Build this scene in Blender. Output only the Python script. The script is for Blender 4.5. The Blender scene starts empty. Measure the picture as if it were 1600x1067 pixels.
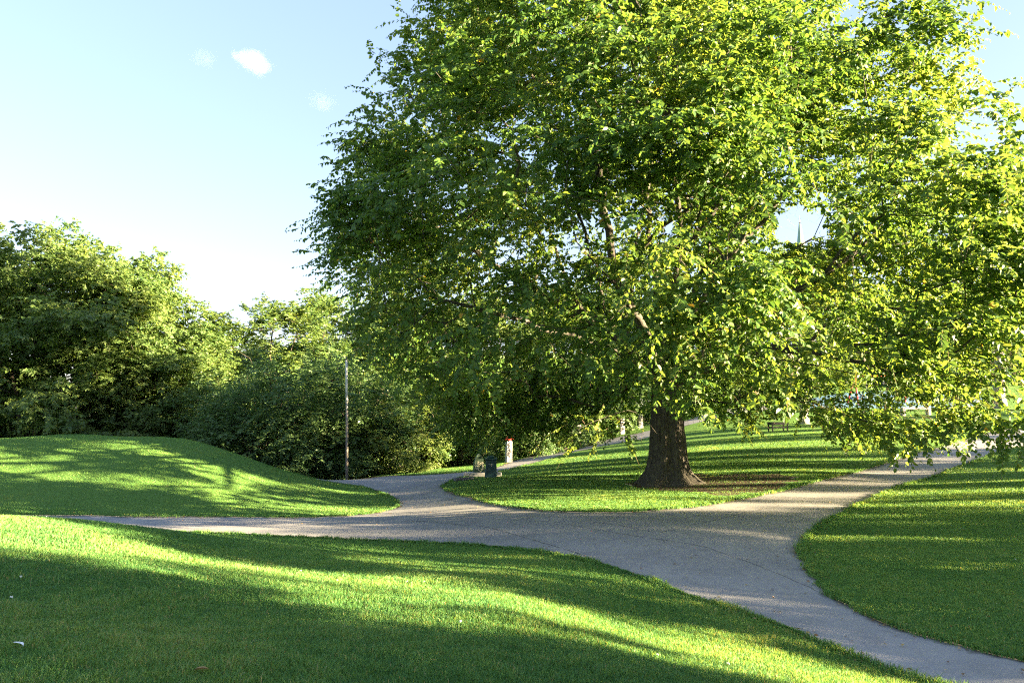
import bpy, math, random
import numpy as np
from mathutils import Vector, Matrix, noise
from mathutils.geometry import delaunay_2d_cdt

# ------------------------------------------------------------------ camera, sky, sun, exposure
SC = bpy.context.scene
EYE = np.array([0.0, 0.0, 1.65])
PITCH = math.atan((650 - 533.5) / 1067.0)
F = 1067.0
cam_d = bpy.data.cameras.new('camera'); cam = bpy.data.objects.new('camera', cam_d)
SC.collection.objects.link(cam); SC.camera = cam
cam.location = EYE; cam.rotation_euler = (math.pi / 2 + PITCH, 0, 0)
cam_d.sensor_width = 36; cam_d.lens = 24.0; cam_d.clip_start = 0.1; cam_d.clip_end = 8000

SUN_PHI, SUN_EL = math.radians(14.5), math.radians(11)
TO_SUN = Vector((math.cos(SUN_PHI) * math.cos(SUN_EL), -math.sin(SUN_PHI) * math.cos(SUN_EL), math.sin(SUN_EL)))
sun_d = bpy.data.lights.new('sun', 'SUN'); sun = bpy.data.objects.new('sun', sun_d); SC.collection.objects.link(sun)
sun_d.energy = 5.0; sun_d.angle = math.radians(0.5); sun_d.color = (1.0, 0.80, 0.48)
sun.rotation_euler = TO_SUN.to_track_quat('Z', 'Y').to_euler()
sun.location = (60, -20, 40)

W = bpy.data.worlds.new('World'); SC.world = W; W.use_nodes = True
wn, wl = W.node_tree.nodes, W.node_tree.links
wn.clear()
w_out = wn.new('ShaderNodeOutputWorld'); w_bg = wn.new('ShaderNodeBackground'); sky = wn.new('ShaderNodeTexSky')
sky.sky_type = 'NISHITA'; sky.sun_disc = False
sky.sun_elevation = SUN_EL; sky.sun_rotation = math.atan2(TO_SUN.x, TO_SUN.y)
sky.air_density = 1.0; sky.dust_density = 1.0; sky.ozone_density = 1.5; sky.altitude = 100
w_bg.inputs['Strength'].default_value = 0.054
w_bw = wn.new('ShaderNodeRGBToBW'); w_mx = wn.new('ShaderNodeMix'); w_mx.data_type = 'RGBA'; w_mx.inputs[0].default_value = 0.0
wl.new(sky.outputs[0], w_bw.inputs[0]); wl.new(sky.outputs[0], w_mx.inputs[6]); wl.new(w_bw.outputs[0], w_mx.inputs[7])
w_ti = wn.new('ShaderNodeMix'); w_ti.data_type = 'RGBA'; w_ti.blend_type = 'MULTIPLY'; w_ti.inputs[0].default_value = 1
w_ti.inputs[7].default_value = (1.05, .955, 1.10, 1); wl.new(w_mx.outputs[2], w_ti.inputs[6]); w_gm = wn.new('ShaderNodeGamma'); w_gm.inputs[1].default_value = 0.5; wl.new(w_ti.outputs[2], w_gm.inputs[0]); w_hs = wn.new('ShaderNodeHueSaturation'); w_hs.inputs['Saturation'].default_value = 1.35; wl.new(w_gm.outputs[0], w_hs.inputs['Color']); wl.new(w_hs.outputs[0], w_bg.inputs['Color']); wl.new(w_bg.outputs[0], w_out.inputs['Surface'])

SC.view_settings.view_transform = 'Standard'; SC.view_settings.look = 'None'
SC.view_settings.exposure = 3.95; SC.view_settings.gamma = 1.0
cy = SC.cycles
cy.max_bounces = 6; cy.diffuse_bounces = 3; cy.glossy_bounces = 2; cy.transmission_bounces = 4
cy.transparent_max_bounces = 4; cy.volume_bounces = 2
cy.caustics_reflective = False; cy.caustics_refractive = False
cy.use_adaptive_sampling = True; cy.adaptive_threshold = 0.02
cy.use_denoising = False
cy.pixel_filter_type = 'BLACKMAN_HARRIS'; cy.filter_width = 1.2
cy.sample_clamp_indirect = 6

# ------------------------------------------------------------------ helpers
cp, sp = math.cos(PITCH), math.sin(PITCH)
def ray(px, py):
    u = (px - 800.0) / F; v = (533.5 - py) / F
    return np.array([u, cp - v * sp, sp + v * cp])
def P(px, py, Y):
    d = ray(px, py); return EYE + d * (Y / d[1])
def proj(p):
    q = np.asarray(p, float) - EYE
    dep = q[..., 1] * cp + q[..., 2] * sp
    v = -q[..., 1] * sp + q[..., 2] * cp
    dep = np.where(dep < 0.05, 0.05, dep)
    return 800 + F * q[..., 0] / dep, 533.5 - F * v / dep
def lin(r, g, b):
    f = lambda c: (c / 12.92 if c <= 0.04045 else ((c + 0.055) / 1.055) ** 2.4)
    return (f(r / 255), f(g / 255), f(b / 255), 1)
COL = SC.collection
def tag(o, label=None, cat=None, group=None, kind=None):
    if label: o['label'] = label
    if cat: o['category'] = cat
    if group: o['group'] = group
    if kind: o['kind'] = kind
    return o
def empty(name, loc, rz=0.0):
    o = bpy.data.objects.new(name, None); COL.objects.link(o)
    o.location = loc; o.rotation_euler = (0, 0, rz); o.empty_display_size = 0.3
    return o
def mesh_obj(name, verts, faces, mat, parent=None, smooth=False, attr=None):
    """verts (N,3), faces (M,k) int array or list of such arrays"""
    verts = np.asarray(verts, np.float32).reshape(-1, 3)
    fl = faces if isinstance(faces, list) and len(faces) and isinstance(faces[0], np.ndarray) else [np.asarray(faces, np.int32)]
    me = bpy.data.meshes.new(name)
    me.vertices.add(len(verts)); me.vertices.foreach_set('co', verts.ravel())
    loops = np.concatenate([f.ravel() for f in fl]).astype(np.int32)
    tot = np.concatenate([np.full(len(f), f.shape[1], np.int32) for f in fl])
    st = np.concatenate([[0], np.cumsum(tot)[:-1]]).astype(np.int32)
    me.loops.add(len(loops)); me.loops.foreach_set('vertex_index', loops)
    me.polygons.add(len(tot)); me.polygons.foreach_set('loop_start', st)
    try: me.polygons.foreach_set('loop_total', tot)
    except Exception: pass
    me.polygons.foreach_set('use_smooth', np.full(len(tot), smooth))
    if attr is not None:
        for k, a in attr.items():
            at = me.attributes.new(k, 'FLOAT', 'POINT'); at.data.foreach_set('value', np.asarray(a, np.float32).ravel())
    me.update(calc_edges=True); me.validate(verbose=False) if len(tot) < 5000 else None
    if mat: me.materials.append(mat)
    o = bpy.data.objects.new(name, me); COL.objects.link(o)
    if parent: o.parent = parent
    return o
def copy_tree(o, parent=None):
    c = o.copy(); COL.objects.link(c)
    if parent: c.parent = parent
    for ch in list(o.children): copy_tree(ch, c)
    return c

class MB:
    """collects simple solids into one mesh"""
    def __init__(s): s.v = []; s.f = []; s.n = 0
    def add(s, v, f):
        v = np.asarray(v, float).reshape(-1, 3)
        s.v.append(v); s.f += [[i + s.n for i in q] for q in f]; s.n += len(v)
    def box(s, c, d, taper=1.0, bev=0.0, rz=0.0):
        x, y, z = d[0] / 2, d[1] / 2, d[2]
        b = min(bev, x * .9, y * .9)
        rings = [(0, 1, b), (0.0 + b, 1, 0), (z - b, taper, 0), (z, taper, b)] if b > 0 else [(0, 1, 0), (z, taper, 0)]
        vs = []; fs = []
        for (zz, t, i) in rings:
            X, Y = x * t - i, y * t - i; c_ = b
            if b > 0:
                ring = [(X, -Y + c_), (X, Y - c_), (X - c_, Y), (-X + c_, Y), (-X, Y - c_), (-X, -Y + c_), (-X + c_, -Y), (X - c_, -Y)]
            else:
                ring = [(X, -Y), (X, Y), (-X, Y), (-X, -Y)]
            vs += [(a * math.cos(rz) - q * math.sin(rz) + c[0], a * math.sin(rz) + q * math.cos(rz) + c[1], zz + c[2]) for a, q in ring]
        k = len(vs) // len(rings)
        for r in range(len(rings) - 1):
            for i in range(k): fs.append([r * k + i, r * k + (i + 1) % k, (r + 1) * k + (i + 1) % k, (r + 1) * k + i])
        fs.append(list(range(k))[::-1]); fs.append([(len(rings) - 1) * k + i for i in range(k)])
        s.add(vs, fs)
    def tube(s, pts, rad, n=8, cap=True):
        pts = [Vector(p) for p in pts]; rad = rad if hasattr(rad, '__len__') else [rad] * len(pts)
        vs = []; fs = []; up = Vector((0.123, 0.2, 0.97))
        for i, p in enumerate(pts):
            t = (pts[min(i + 1, len(pts) - 1)] - pts[max(i - 1, 0)]).normalized()
            a = t.cross(up)
            if a.length < 0.15: a = t.cross(Vector((1, 0.1, 0)))
            a.normalize(); b = t.cross(a)
            for k in range(n):
                an = 2 * math.pi * k / n
                vs.append(p + (a * math.cos(an) + b * math.sin(an)) * rad[i])
        for i in range(len(pts) - 1):
            for k in range(n): fs.append([i * n + k, i * n + (k + 1) % n, (i + 1) * n + (k + 1) % n, (i + 1) * n + k])
        if cap: fs.append(list(range(n))[::-1]); fs.append([(len(pts) - 1) * n + k for k in range(n)])
        s.add([tuple(v) for v in vs], fs)
    def build(s, name, mat, parent=None, smooth=False):
        me = bpy.data.meshes.new(name); me.from_pydata(np.concatenate(s.v).tolist(), [], s.f)
        me.polygons.foreach_set('use_smooth', [smooth] * len(me.polygons)); me.update()
        if mat: me.materials.append(mat)
        o = bpy.data.objects.new(name, me); COL.objects.link(o)
        if parent: o.parent = parent
        return o

# ------------------------------------------------------------------ materials
class NT:
    def __init__(s, name):
        s.m = bpy.data.materials.new(name); s.m.use_nodes = True; s.t = s.m.node_tree; s.t.nodes.clear()
        s.out = s.t.nodes.new('ShaderNodeOutputMaterial'); s.b = s.t.nodes.new('ShaderNodeBsdfPrincipled')
        s.t.links.new(s.b.outputs[0], s.out.inputs['Surface'])
    def n(s, ty, **kw):
        x = s.t.nodes.new(ty)
        for k, v in kw.items(): setattr(x, k, v)
        return x
    def l(s, a, b): s.t.links.new(a, b)
    def coord(s): return s.n('ShaderNodeTexCoord').outputs['Object']
    def noise(s, vec, scale, detail=4, rough=0.6, dist=0.0):
        x = s.n('ShaderNodeTexNoise'); s.l(vec, x.inputs['Vector'])
        x.inputs['Scale'].default_value = scale; x.inputs['Detail'].default_value = detail
        x.inputs['Roughness'].default_value = rough; x.inputs['Distortion'].default_value = dist
        return x.outputs['Fac']
    def ramp(s, fac, stops):
        x = s.n('ShaderNodeValToRGB'); s.l(fac, x.inputs['Fac']); e = x.color_ramp.elements
        while len(e) < len(stops): e.new(0.5)
        for i, (p, c) in enumerate(stops):
            e[i].position = p; e[i].color = c if hasattr(c, '__len__') else (c, c, c, 1)
        return x.outputs['Color']
    def mix(s, fac, a, b, mode='MIX'):
        x = s.n('ShaderNodeMix', data_type='RGBA', blend_type=mode)
        for sock, val in ((x.inputs[0], fac), (x.inputs[6], a), (x.inputs[7], b)):
            if isinstance(val, bpy.types.NodeSocket): s.l(val, sock)
            else: sock.default_value = val
        return x.outputs[2]
    def math(s, op, a, b=0.0):
        x = s.n('ShaderNodeMath', operation=op)
        for sock, val in ((x.inputs[0], a), (x.inputs[1], b)):
            if isinstance(val, bpy.types.NodeSocket): s.l(val, sock)
            else: sock.default_value = val
        return x.outputs[0]
    def scalev(s, vec, sc):
        x = s.n('ShaderNodeMapping'); s.l(vec, x.inputs['Vector']); x.inputs['Scale'].default_value = sc
        return x.outputs[0]
    def attr(s, name): return s.n('ShaderNodeAttribute', attribute_name=name).outputs['Fac']
    def bump(s, h, strength=0.5, dist=0.02):
        x = s.n('ShaderNodeBump'); x.inputs['Strength'].default_value = strength; x.inputs['Distance'].default_value = dist
        s.l(h, x.inputs['Height']); s.l(x.outputs[0], s.b.inputs['Normal']); return x.outputs[0]
    def col(s, c):
        if isinstance(c, bpy.types.NodeSocket): s.l(c, s.b.inputs['Base Color'])
        else: s.b.inputs['Base Color'].default_value = c
    def rough(s, r, spec=0.5):
        s.b.inputs['Roughness'].default_value = r; s.b.inputs['Specular IOR Level'].default_value = spec

def leaf_mat(name, stops, trans, tf=0.42, rough=0.45, spec=0.35):
    m = NT(name); t = m.attr('tint')
    c = m.ramp(t, stops); m.col(c); m.rough(rough, spec)
    tr = m.n('ShaderNodeBsdfTranslucent'); c2 = m.mix(1.0, c, trans, 'MULTIPLY'); m.l(c2, tr.inputs['Color'])
    mx = m.n('ShaderNodeMixShader'); mx.inputs[0].default_value = tf
    m.l(m.b.outputs[0], mx.inputs[1]); m.l(tr.outputs[0], mx.inputs[2]); m.l(mx.outputs[0], m.out.inputs['Surface'])
    return m.m
M = {}
M['elm_leaf'] = leaf_mat('elm_leaf', [(0, (.036, .092, .022, 1)), (.5, (.080, .155, .030, 1)), (.9, (.190, .250, .055, 1)), (1, (.36, .24, .03, 1))], (2.5, 2.0, 1.1, 1))
M['maple_leaf'] = leaf_mat('maple_leaf', [(0, (.055, .115, .040, 1)), (.5, (.110, .175, .050, 1)), (1, (.195, .240, .066, 1))], (2.0, 1.8, 1.0, 1))
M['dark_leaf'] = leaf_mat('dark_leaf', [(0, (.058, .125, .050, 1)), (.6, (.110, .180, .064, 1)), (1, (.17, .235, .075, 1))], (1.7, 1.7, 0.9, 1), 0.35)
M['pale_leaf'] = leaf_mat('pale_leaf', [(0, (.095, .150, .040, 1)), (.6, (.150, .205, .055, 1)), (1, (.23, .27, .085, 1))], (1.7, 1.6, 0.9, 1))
M['grass'] = leaf_mat('grass_blade', [(0, (.046, .145, .046, 1)), (.5, (.106, .250, .062, 1)), (.85, (.195, .325, .082, 1)), (1, (.34, .32, .15, 1))], (2.3, 1.5, 0.9, 1), 0.40, 0.5, 0.25)

def bark(name, c1, c2, sc=1.0, bd=0.04):
    m = NT(name); v = m.coord()
    a = m.noise(m.scalev(v, (5 * sc, 5 * sc, 0.9 * sc)), 2.2, 6, .65, .6)
    b = m.noise(v, 26 * sc, 4, .6)
    h = m.math('ADD', a, m.math('MULTIPLY', b, .3))
    m.col(m.ramp(h, [(.42, c1), (.85, c2)])); m.rough(.9, .2); m.bump(h, .9, bd); return m.m
M['bark'] = bark('elm_bark', (.026, .023, .019, 1), (.098, .088, .072, 1))
M['bark_dark'] = bark('dark_bark', (.03, .025, .02, 1), (.11, .09, .07, 1))
M['bark_pale'] = bark('pale_bark', (.16, .14, .12, 1), (.42, .38, .32, 1))
M['twig'] = bark('twig', (.10, .065, .040, 1), (.22, .16, .10, 1), 3)

m = NT('lawn'); v = m.coord()
n1 = m.noise(v, .35, 4); n2 = m.noise(v, 9, 5, .7); n3 = m.noise(m.scalev(v, (1, 1, .3)), 60, 3, .7)
c = m.ramp(n2, [(.3, (.060, .150, .036, 1)), (.7, (.118, .240, .046, 1))])
c = m.mix(m.math('MULTIPLY', n1, .55), c, (.175, .265, .045, 1))
c = m.mix(m.ramp(n3, [(.35, 0.0), (.8, .6)]), c, (.05, .105, .018, 1))
m.col(c); m.rough(.85, .1); m.bump(m.math('ADD', n2, n3), .8, .05); M['lawn'] = m.m

m = NT('asphalt'); v = m.coord()
n1 = m.noise(v, .5, 5, .6, .5); n2 = m.noise(v, 140, 2, .8); n3 = m.noise(v, 6, 6, .7)
c = m.ramp(n1, [(.3, (.200, .198, .204, 1)), (.7, (.320, .308, .298, 1))])
c = m.mix(m.ramp(n2, [(.4, 0.0), (.75, .20)]), c, (.44, .43, .42, 1))
n4 = m.noise(v, 1.3, 6, .75, 1.5); c = m.mix(m.ramp(n4, [(.52, 0.0), (.62, .30)]), c, (.15, .145, .15, 1))
c = m.mix(m.ramp(n3, [(.45, 0.0), (.8, .35)]), c, (.19, .175, .165, 1))
ed = m.attr('edge')
dirt = m.ramp(m.math('MULTIPLY', ed, m.math('ADD', n3, .35)), [(.38, 0.0), (.85, .85)])
c = m.mix(dirt, c, (.075, .060, .035, 1))
m.col(c); m.rough(.85, .25); m.bump(m.math('ADD', n2, m.math('MULTIPLY', n3, .5)), .35, .004); M['asphalt'] = m.m

m = NT('soil'); v = m.coord(); n1 = m.noise(v, 3, 6, .7); n2 = m.noise(v, 40, 3, .7)
m.col(m.mix(n2, m.ramp(n1, [(.3, (.05, .038, .025, 1)), (.7, (.115, .088, .058, 1))])  , (.085, .065, .042, 1))); m.rough(.95, .1)
m.bump(m.math('ADD', n1, n2), .8, .04); M['soil'] = m.m

def plain(name, c, rough=.6, var=.25, sc=6, metal=0.0, bump=.2):
    m = NT(name); v = m.coord(); n = m.noise(v, sc, 5, .65)
    d = tuple(x * (1 - var) for x in c[:3]) + (1,); e = tuple(min(1, x * (1 + var * .5)) for x in c[:3]) + (1,)
    m.col(m.ramp(n, [(.3, d), (.7, e)])); m.rough(rough, .4); m.b.inputs['Metallic'].default_value = metal
    m.bump(m.noise(v, sc * 8, 3), bump, .004); return m.m
M['white'] = plain('white_paint', (.42, .41, .39), .6, .15)
M['bin_paint'] = plain('bin_paint', (.009, .042, .050), .45, .3)
M['bin_lid'] = plain('bin_lid', (.022, .085, .088), .4, .3)
M['mark'] = plain('pale_mark', (.55, .55, .52), .6, .1)
M['cream'] = plain('cream_paint', (.75, .69, .52), .6, .1)
M['green_paint'] = plain('green_paint', (.085, .14, .085), .6, .3)
M['concrete'] = plain('concrete', (.36, .35, .33), .85, .2, 4, 0, .5)
M['kerb'] = plain('dark_kerb', (.14, .14, .16), .85, .2, 4, 0, .5)
M['red'] = plain('red_paint', (.55, .035, .03), .45, .2)
M['rubber'] = plain('blue_rubber', (.085, .20, .30), .8, .3, .5)
M['teal_rubber'] = plain('teal_rubber', (.16, .42, .42), .8, .3, .5)
M['dark_wood'] = plain('dark_wood', (.012, .014, .015), .7, .3)
M['pole'] = plain('weathered_pole', (.24, .21, .18), .85, .3, 3, 0, .5)
M['pole_top'] = plain('pale_pole', (.62, .60, .58), .8, .2, 3, 0, .5)
M['grey_render'] = plain('grey_render', (.46, .45, .50), .85, .15, .8, 0, .3)
M['white_render'] = plain('white_render', (.72, .72, .74), .85, .1, .8, 0, .3)
M['glass'] = plain('window_glass', (.04, .05, .06), .08, .1, 1)
M['slate'] = plain('slate', (.16, .17, .18), .5, .3, 1.5)
M['copper'] = plain('spire_copper', (.20, .30, .28), .5, .3, 1.0)
M['stone'] = plain('church_stone', (.34, .29, .23), .9, .3, 1.0, 0, .6)
M['metal'] = plain('dark_metal', (.08, .08, .09), .4, .2, 5, .6)
m = NT('brick'); v = m.coord(); bt = m.n('ShaderNodeTexBrick'); m.l(m.scalev(v, (1, 1, 1)), bt.inputs['Vector'])
bt.inputs['Color1'].default_value = (.36, .13, .08, 1); bt.inputs['Color2'].default_value = (.28, .10, .06, 1); bt.inputs['Mortar'].default_value = (.4, .36, .3, 1)
bt.inputs['Scale'].default_value = 4; m.col(bt.outputs['Color']); m.rough(.9, .2); M['brick'] = m.m
M['sand_wall'] = plain('sandstone_wall', (.55, .40, .30), .9, .3, 2, 0, .6)
M['feather'] = plain('feather', (.80, .80, .78), .7, .1, 30)
M['dead_leaf'] = leaf_mat('dead_leaf', [(0, (.14, .07, .03, 1)), (.5, (.30, .17, .06, 1)), (1, (.50, .36, .12, 1))], (1, 1, 1, 1), .2)
M['petal'] = plain('petal', (.80, .80, .72), .7, .1, 30)

# ------------------------------------------------------------------ terrain: heights read from the photograph
CT = [(0,1067,3.9),(400,1067,4.2),(800,1067,4.7),(1100,1067,5.7),(1300,1067,6.9),(1440,1067,7.9),(1600,1067,7.5),(1600,1030,8.4),
 (1250,990,9.2),(1100,940,11),(950,885,13.8),(800,858,16.2),(600,845,17.8),(400,836,18.8),(1500,1005,9.0),(1400,975,9.9),(1300,930,11.5),
 (1265,890,13.3),(1255,860,15),(1270,830,17.1),(1350,785,21.2),(1440,750,25.6),(1600,695,33),(1560,672,40),(1500,690,35),(1400,717,30.5),
 (1300,745,26.2),(1220,770,23.2),(1100,795,20.6),(1000,800,20.4),(900,800,20.6),(800,787,23),(730,776,25.3),(695,762,28.5),(700,752,31),(740,745,33.3),
 (200,806,23.6),(450,808,23),(600,799,24),(622,790,25.5),(600,770,29),(540,757,33),(560,748,36.5),(650,743,38),(740,738,37.5),(1000,840,16),
 (860,712,44),(1000,681,54),(1150,642,66),(1200,635,72),(1040,755,26.8),(765,746,34),(1200,700,35.5),(900,740,31),(1215,674,44),(1400,680,38),
 (1300,650,55),(1450,650,53),(1580,640,54),(1590,613,74),(1300,633,66),(1450,631,66),(1600,950,10.7),(1600,850,15.2),(1600,760,22),(1450,850,15.2),(1400,900,12.6),(1450,790,20),
 (0,686,33),(150,686,34),(300,696,34),(400,721,33.5),(500,751,33),(100,740,27.8),(300,750,27.3),(450,775,26.8),(0,740,27.8),(0,790,24.2),
 (0,940,6.1),(0,860,8.6),(0,822,10.4),(100,812,13),(200,900,7.5),(400,960,6.5),(400,880,10.5),(600,900,10.2),(600,960,7),(800,950,7.5),(800,900,11),(1000,1000,7.7),(1000,950,9.6)]
CP = [P(*c) for c in CT]
for (x, y, z) in [(0,0,0),(-6,0,.2),(-14,5,.2),(-14,11,-.1),(0,-8,.4),(8,0,-1.1),(14,3,-1.1),(20,0,-1.0),(22,-18,-.6),(-13,22,-1.75),(-20,21.5,-1.75),(-32,22,-1.7),(-17,17,-1.3),(-10,17,-1.2),
                  (-20,42,-3.2),(-35,45,-3.2),(-8,42,-1.9),(-14,37.5,-2.7),(-18,37,-2.6),(-14,41,-2.9),(-30,34,.5),(-45,34,.2),(-45,60,-2.5),(-10,60,-1.8),(0,55,-1.5),(-20,80,-2.5),(0,80,0),(-60,30,-1.5),(-30,-5,0),
                  (40,90,5.5),(70,90,6),(70,60,4.5),(45,40,1.5),(60,20,.5),(40,10,-.3),(30,15,-.6),(50,-10,0),(80,0,.5),(90,40,3),(100,90,6),(-90,60,-3),(-90,0,-1),(0,-50,0),(60,-60,0),(-60,-50,0),(20,110,3),(-30,120,-2)]:
    CP.append(np.array([x, y, z], float))
CP = np.array(CP)
def _U(r2): return 0.5 * r2 * np.log(np.maximum(r2, 1e-9))
def tps_fit(P3, lam=0.15):
    n = len(P3); X = P3[:, :2]; d2 = ((X[:, None] - X[None]) ** 2).sum(-1)
    K = _U(d2) + np.eye(n) * lam; Q = np.c_[np.ones(n), X]
    A = np.block([[K, Q], [Q.T, np.zeros((3, 3))]]); return np.linalg.solve(A, np.r_[P3[:, 2], 0, 0, 0])
TW = tps_fit(CP)
def height(x, y):
    x = np.atleast_1d(np.asarray(x, float)); y = np.atleast_1d(np.asarray(y, float)); out = np.empty(len(x))
    for i in range(0, len(x), 20000):
        a, b = x[i:i + 20000], y[i:i + 20000]
        r = np.hypot(a, b - 30); k = np.minimum(1, 150 / np.maximum(r, 1e-6)); ax, by = a * k, (b - 30) * k + 30
        z = _U((ax[:, None] - CP[None, :, 0]) ** 2 + (by[:, None] - CP[None, :, 1]) ** 2) @ TW[:-3] + TW[-3] + TW[-2] * ax + TW[-1] * by
        w = np.clip((r - 95) / 90, 0, 1); w = w * w * (3 - 2 * w)
        out[i:i + 20000] = np.clip(z, -4, 9) * (1 - w) + 1.0 * w
    return out
def H1(x, y): return float(height([x], [y])[0])
def G(px, py, y0=3.0, y1=140.0):
    d = ray(px, py); d = d / d[1]
    ts = y0 * (y1 / y0) ** np.linspace(0, 1, 1500)
    q = EYE[None] + d[None] * ts[:, None]; g = q[:, 2] - height(q[:, 0], q[:, 1])
    k = np.where(g < 0)[0]
    if len(k) == 0: return q[-1]
    k = k[0]
    if k == 0: return q[0]
    t = ts[k - 1] + (ts[k] - ts[k - 1]) * g[k - 1] / (g[k - 1] - g[k])
    return EYE + d * t

def smooth_poly(pts, step=0.35, jit=0.0, seed=1):
    pts = [np.array(p[:2], float) for p in pts]; out = []; n = len(pts)
    for i in range(n):
        p0, p1, p2, p3 = pts[i - 1], pts[i], pts[(i + 1) % n], pts[(i + 2) % n]
        L = np.linalg.norm(p2 - p1); dist = np.hypot(*p1); st = max(step, dist * .014); k = max(1, int(L / st))
        # centripetal style tangents keep long/short neighbours from overshooting
        m1 = (p2 - p0); m2 = (p3 - p1)
        m1 = m1 / (np.linalg.norm(m1) + 1e-9) * min(L, np.linalg.norm(p1 - p0)) ; m2 = m2 / (np.linalg.norm(m2) + 1e-9) * min(L, np.linalg.norm(p3 - p2))
        for j in range(k):
            t = j / k; h = (2*t**3-3*t**2+1, t**3-2*t**2+t, -2*t**3+3*t**2, t**3-t**2)
            q = h[0]*p1 + h[1]*m1 + h[2]*p2 + h[3]*m2
            if jit:
                a = noise.noise_vector(Vector((q[0]*1.6, q[1]*1.6, seed)))
                q = q + np.array([a.x, a.y]) * jit
            out.append(q)
    return np.array(out)
def in_poly(x, y, poly):
    x = np.asarray(x); y = np.asarray(y); res = np.zeros(len(x), bool)
    bx = (x > poly[:, 0].min()) & (x < poly[:, 0].max()) & (y > poly[:, 1].min()) & (y < poly[:, 1].max())
    xs, ys = x[bx], y[bx]; r = np.zeros(len(xs), bool)
    a = poly; b = np.roll(poly, -1, 0)
    for i in range(len(a)):
        (x1, y1), (x2, y2) = a[i], b[i]
        if y1 == y2: continue
        c = (ys > min(y1, y2)) & (ys <= max(y1, y2))
        if c.any(): r[c] ^= xs[c] < (x2 - x1) * (ys[c] - y1) / (y2 - y1) + x1
    res[bx] = r; return res

g = lambda *p: [G(a, b)[:2] for a, b in p]
path_pts = ([(-60, 26.5), (-40, 25.2), (-28, 24.6)] + g((0, 804), (200, 806), (450, 808), (560, 804), (600, 798), (622, 790), (612, 777), (585, 767), (540, 757)) +
            [(-11, 33.6), (-15, 35.8), (-26, 40), (-28, 44), (-15, 39.6)] +
            g((560, 748), (650, 742), (740, 736), (780, 728), (860, 706), (930, 690), (1000, 676), (1075, 656), (1140, 638)) + [P(1190, 630, 73)[:2], P(1240, 622, 80)[:2], P(1245, 622, 83)[:2] + np.array([0, 3]), ] +
            [P(1240, 640, 74)[:2]] + g((1200, 641), (1150, 647), (1080, 663), (1010, 684), (930, 699), (860, 716), (780, 737), (735, 745), (702, 753), (692, 762), (712, 771), (750, 782), (800, 791), (870, 798), (950, 800), (1020, 797),
              (1100, 789), (1180, 775), (1240, 762), (1300, 745), (1400, 717), (1500, 690), (1555, 674)) +
            [(36, 44), (44, 47), (46, 43.5), (38, 39)] +
            g((1600, 697), (1520, 722), (1440, 751), (1350, 786), (1285, 818), (1258, 842), (1255, 862), (1265, 890), (1300, 930), (1350, 957), (1400, 977), (1500, 1007), (1600, 1030)) +
            [(7.6, 6.2), (8.8, 2.5), (12, -4), (9.8, -5), (6.6, 1.5), (5.6, 5.2)] +
            g((1440, 1067), (1250, 990), (1100, 940), (950, 885), (880, 869), (800, 858), (700, 850), (600, 846), (500, 842), (400, 837)) + [(-9.5, 19.6), (-16, 20.6), (-28, 21.3), (-40, 22), (-60, 23)])
PATH = smooth_poly(path_pts, .22, .10)
SOIL = smooth_poly(g((992, 752), (1010, 745), (1060, 741), (1130, 742), (1190, 740), (1240, 745), (1235, 757), (1200, 768), (1120, 772), (1060, 768), (1010, 764), (985, 758)), .18, .75, 5)
PLAY = smooth_poly([P(1262, 637, 64)[:2], P(1330, 640, 62)[:2], P(1400, 645, 60)[:2], P(1470, 646, 58)[:2], P(1520, 640, 60)[:2], P(1535, 628, 70)[:2], P(1400, 622, 80)[:2], P(1275, 626, 78)[:2]], .6)

rs = np.random.RandomState(7)
pts = []
r = 1.2
while r < 150:
    st = max(.28, r * .022); na = int(2 * math.pi * r / st)
    an = np.arange(na) * 2 * math.pi / na + rs.rand() ; x = r * np.sin(an); y = r * np.cos(an)
    keep = (y > -2) & (np.abs(x) < y * .95 + 4) | (rs.rand(na) < .12)
    pts.append(np.c_[x[keep], y[keep]]); r += st
for r in (170, 200, 250, 320, 420, 600, 900, 1400, 2200, 3500):
    an = np.arange(40) * 2 * math.pi / 40; pts.append(np.c_[r * np.sin(an), r * np.cos(an)])
pts = np.concatenate(pts)
# keep the scattered points off the outlines
ol = np.concatenate([PATH, SOIL, PLAY])
kp = np.ones(len(pts), bool)
for i in range(0, len(pts), 2000):
    d = np.sqrt(((pts[i:i + 2000, None] - ol[None]) ** 2).sum(-1)).min(1); kp[i:i + 2000] = d > .12
pts = pts[kp]
vin = [Vector(p) for p in np.concatenate([ol, pts])]
ed = []; o0 = 0
for poly in (PATH, SOIL, PLAY):
    k = len(poly); ed += [(o0 + i, o0 + (i + 1) % k) for i in range(k)]; o0 += k
vo, _, fo, ovid, _, _ = delaunay_2d_cdt(vin, ed, [], 0, 1e-5)
V2 = np.array([tuple(v) for v in vo]); T = np.array([tuple(f) for f in fo if len(f) == 3])
a, b, c = V2[T[:, 0]], V2[T[:, 1]], V2[T[:, 2]]
area = (b[:, 0]-a[:, 0])*(c[:, 1]-a[:, 1]) - (b[:, 1]-a[:, 1])*(c[:, 0]-a[:, 0])
T[area < 0] = T[area < 0][:, ::-1]
cen = (a + b + c) / 3
isP = in_poly(cen[:, 0], cen[:, 1], PATH); isS = in_poly(cen[:, 0], cen[:, 1], SOIL); isY = in_poly(cen[:, 0], cen[:, 1], PLAY)
Z = height(V2[:, 0], V2[:, 1])
edgeflag = np.array([1.0 if any(k < len(PATH) for k in ids) else 0.0 for ids in ovid])
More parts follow.
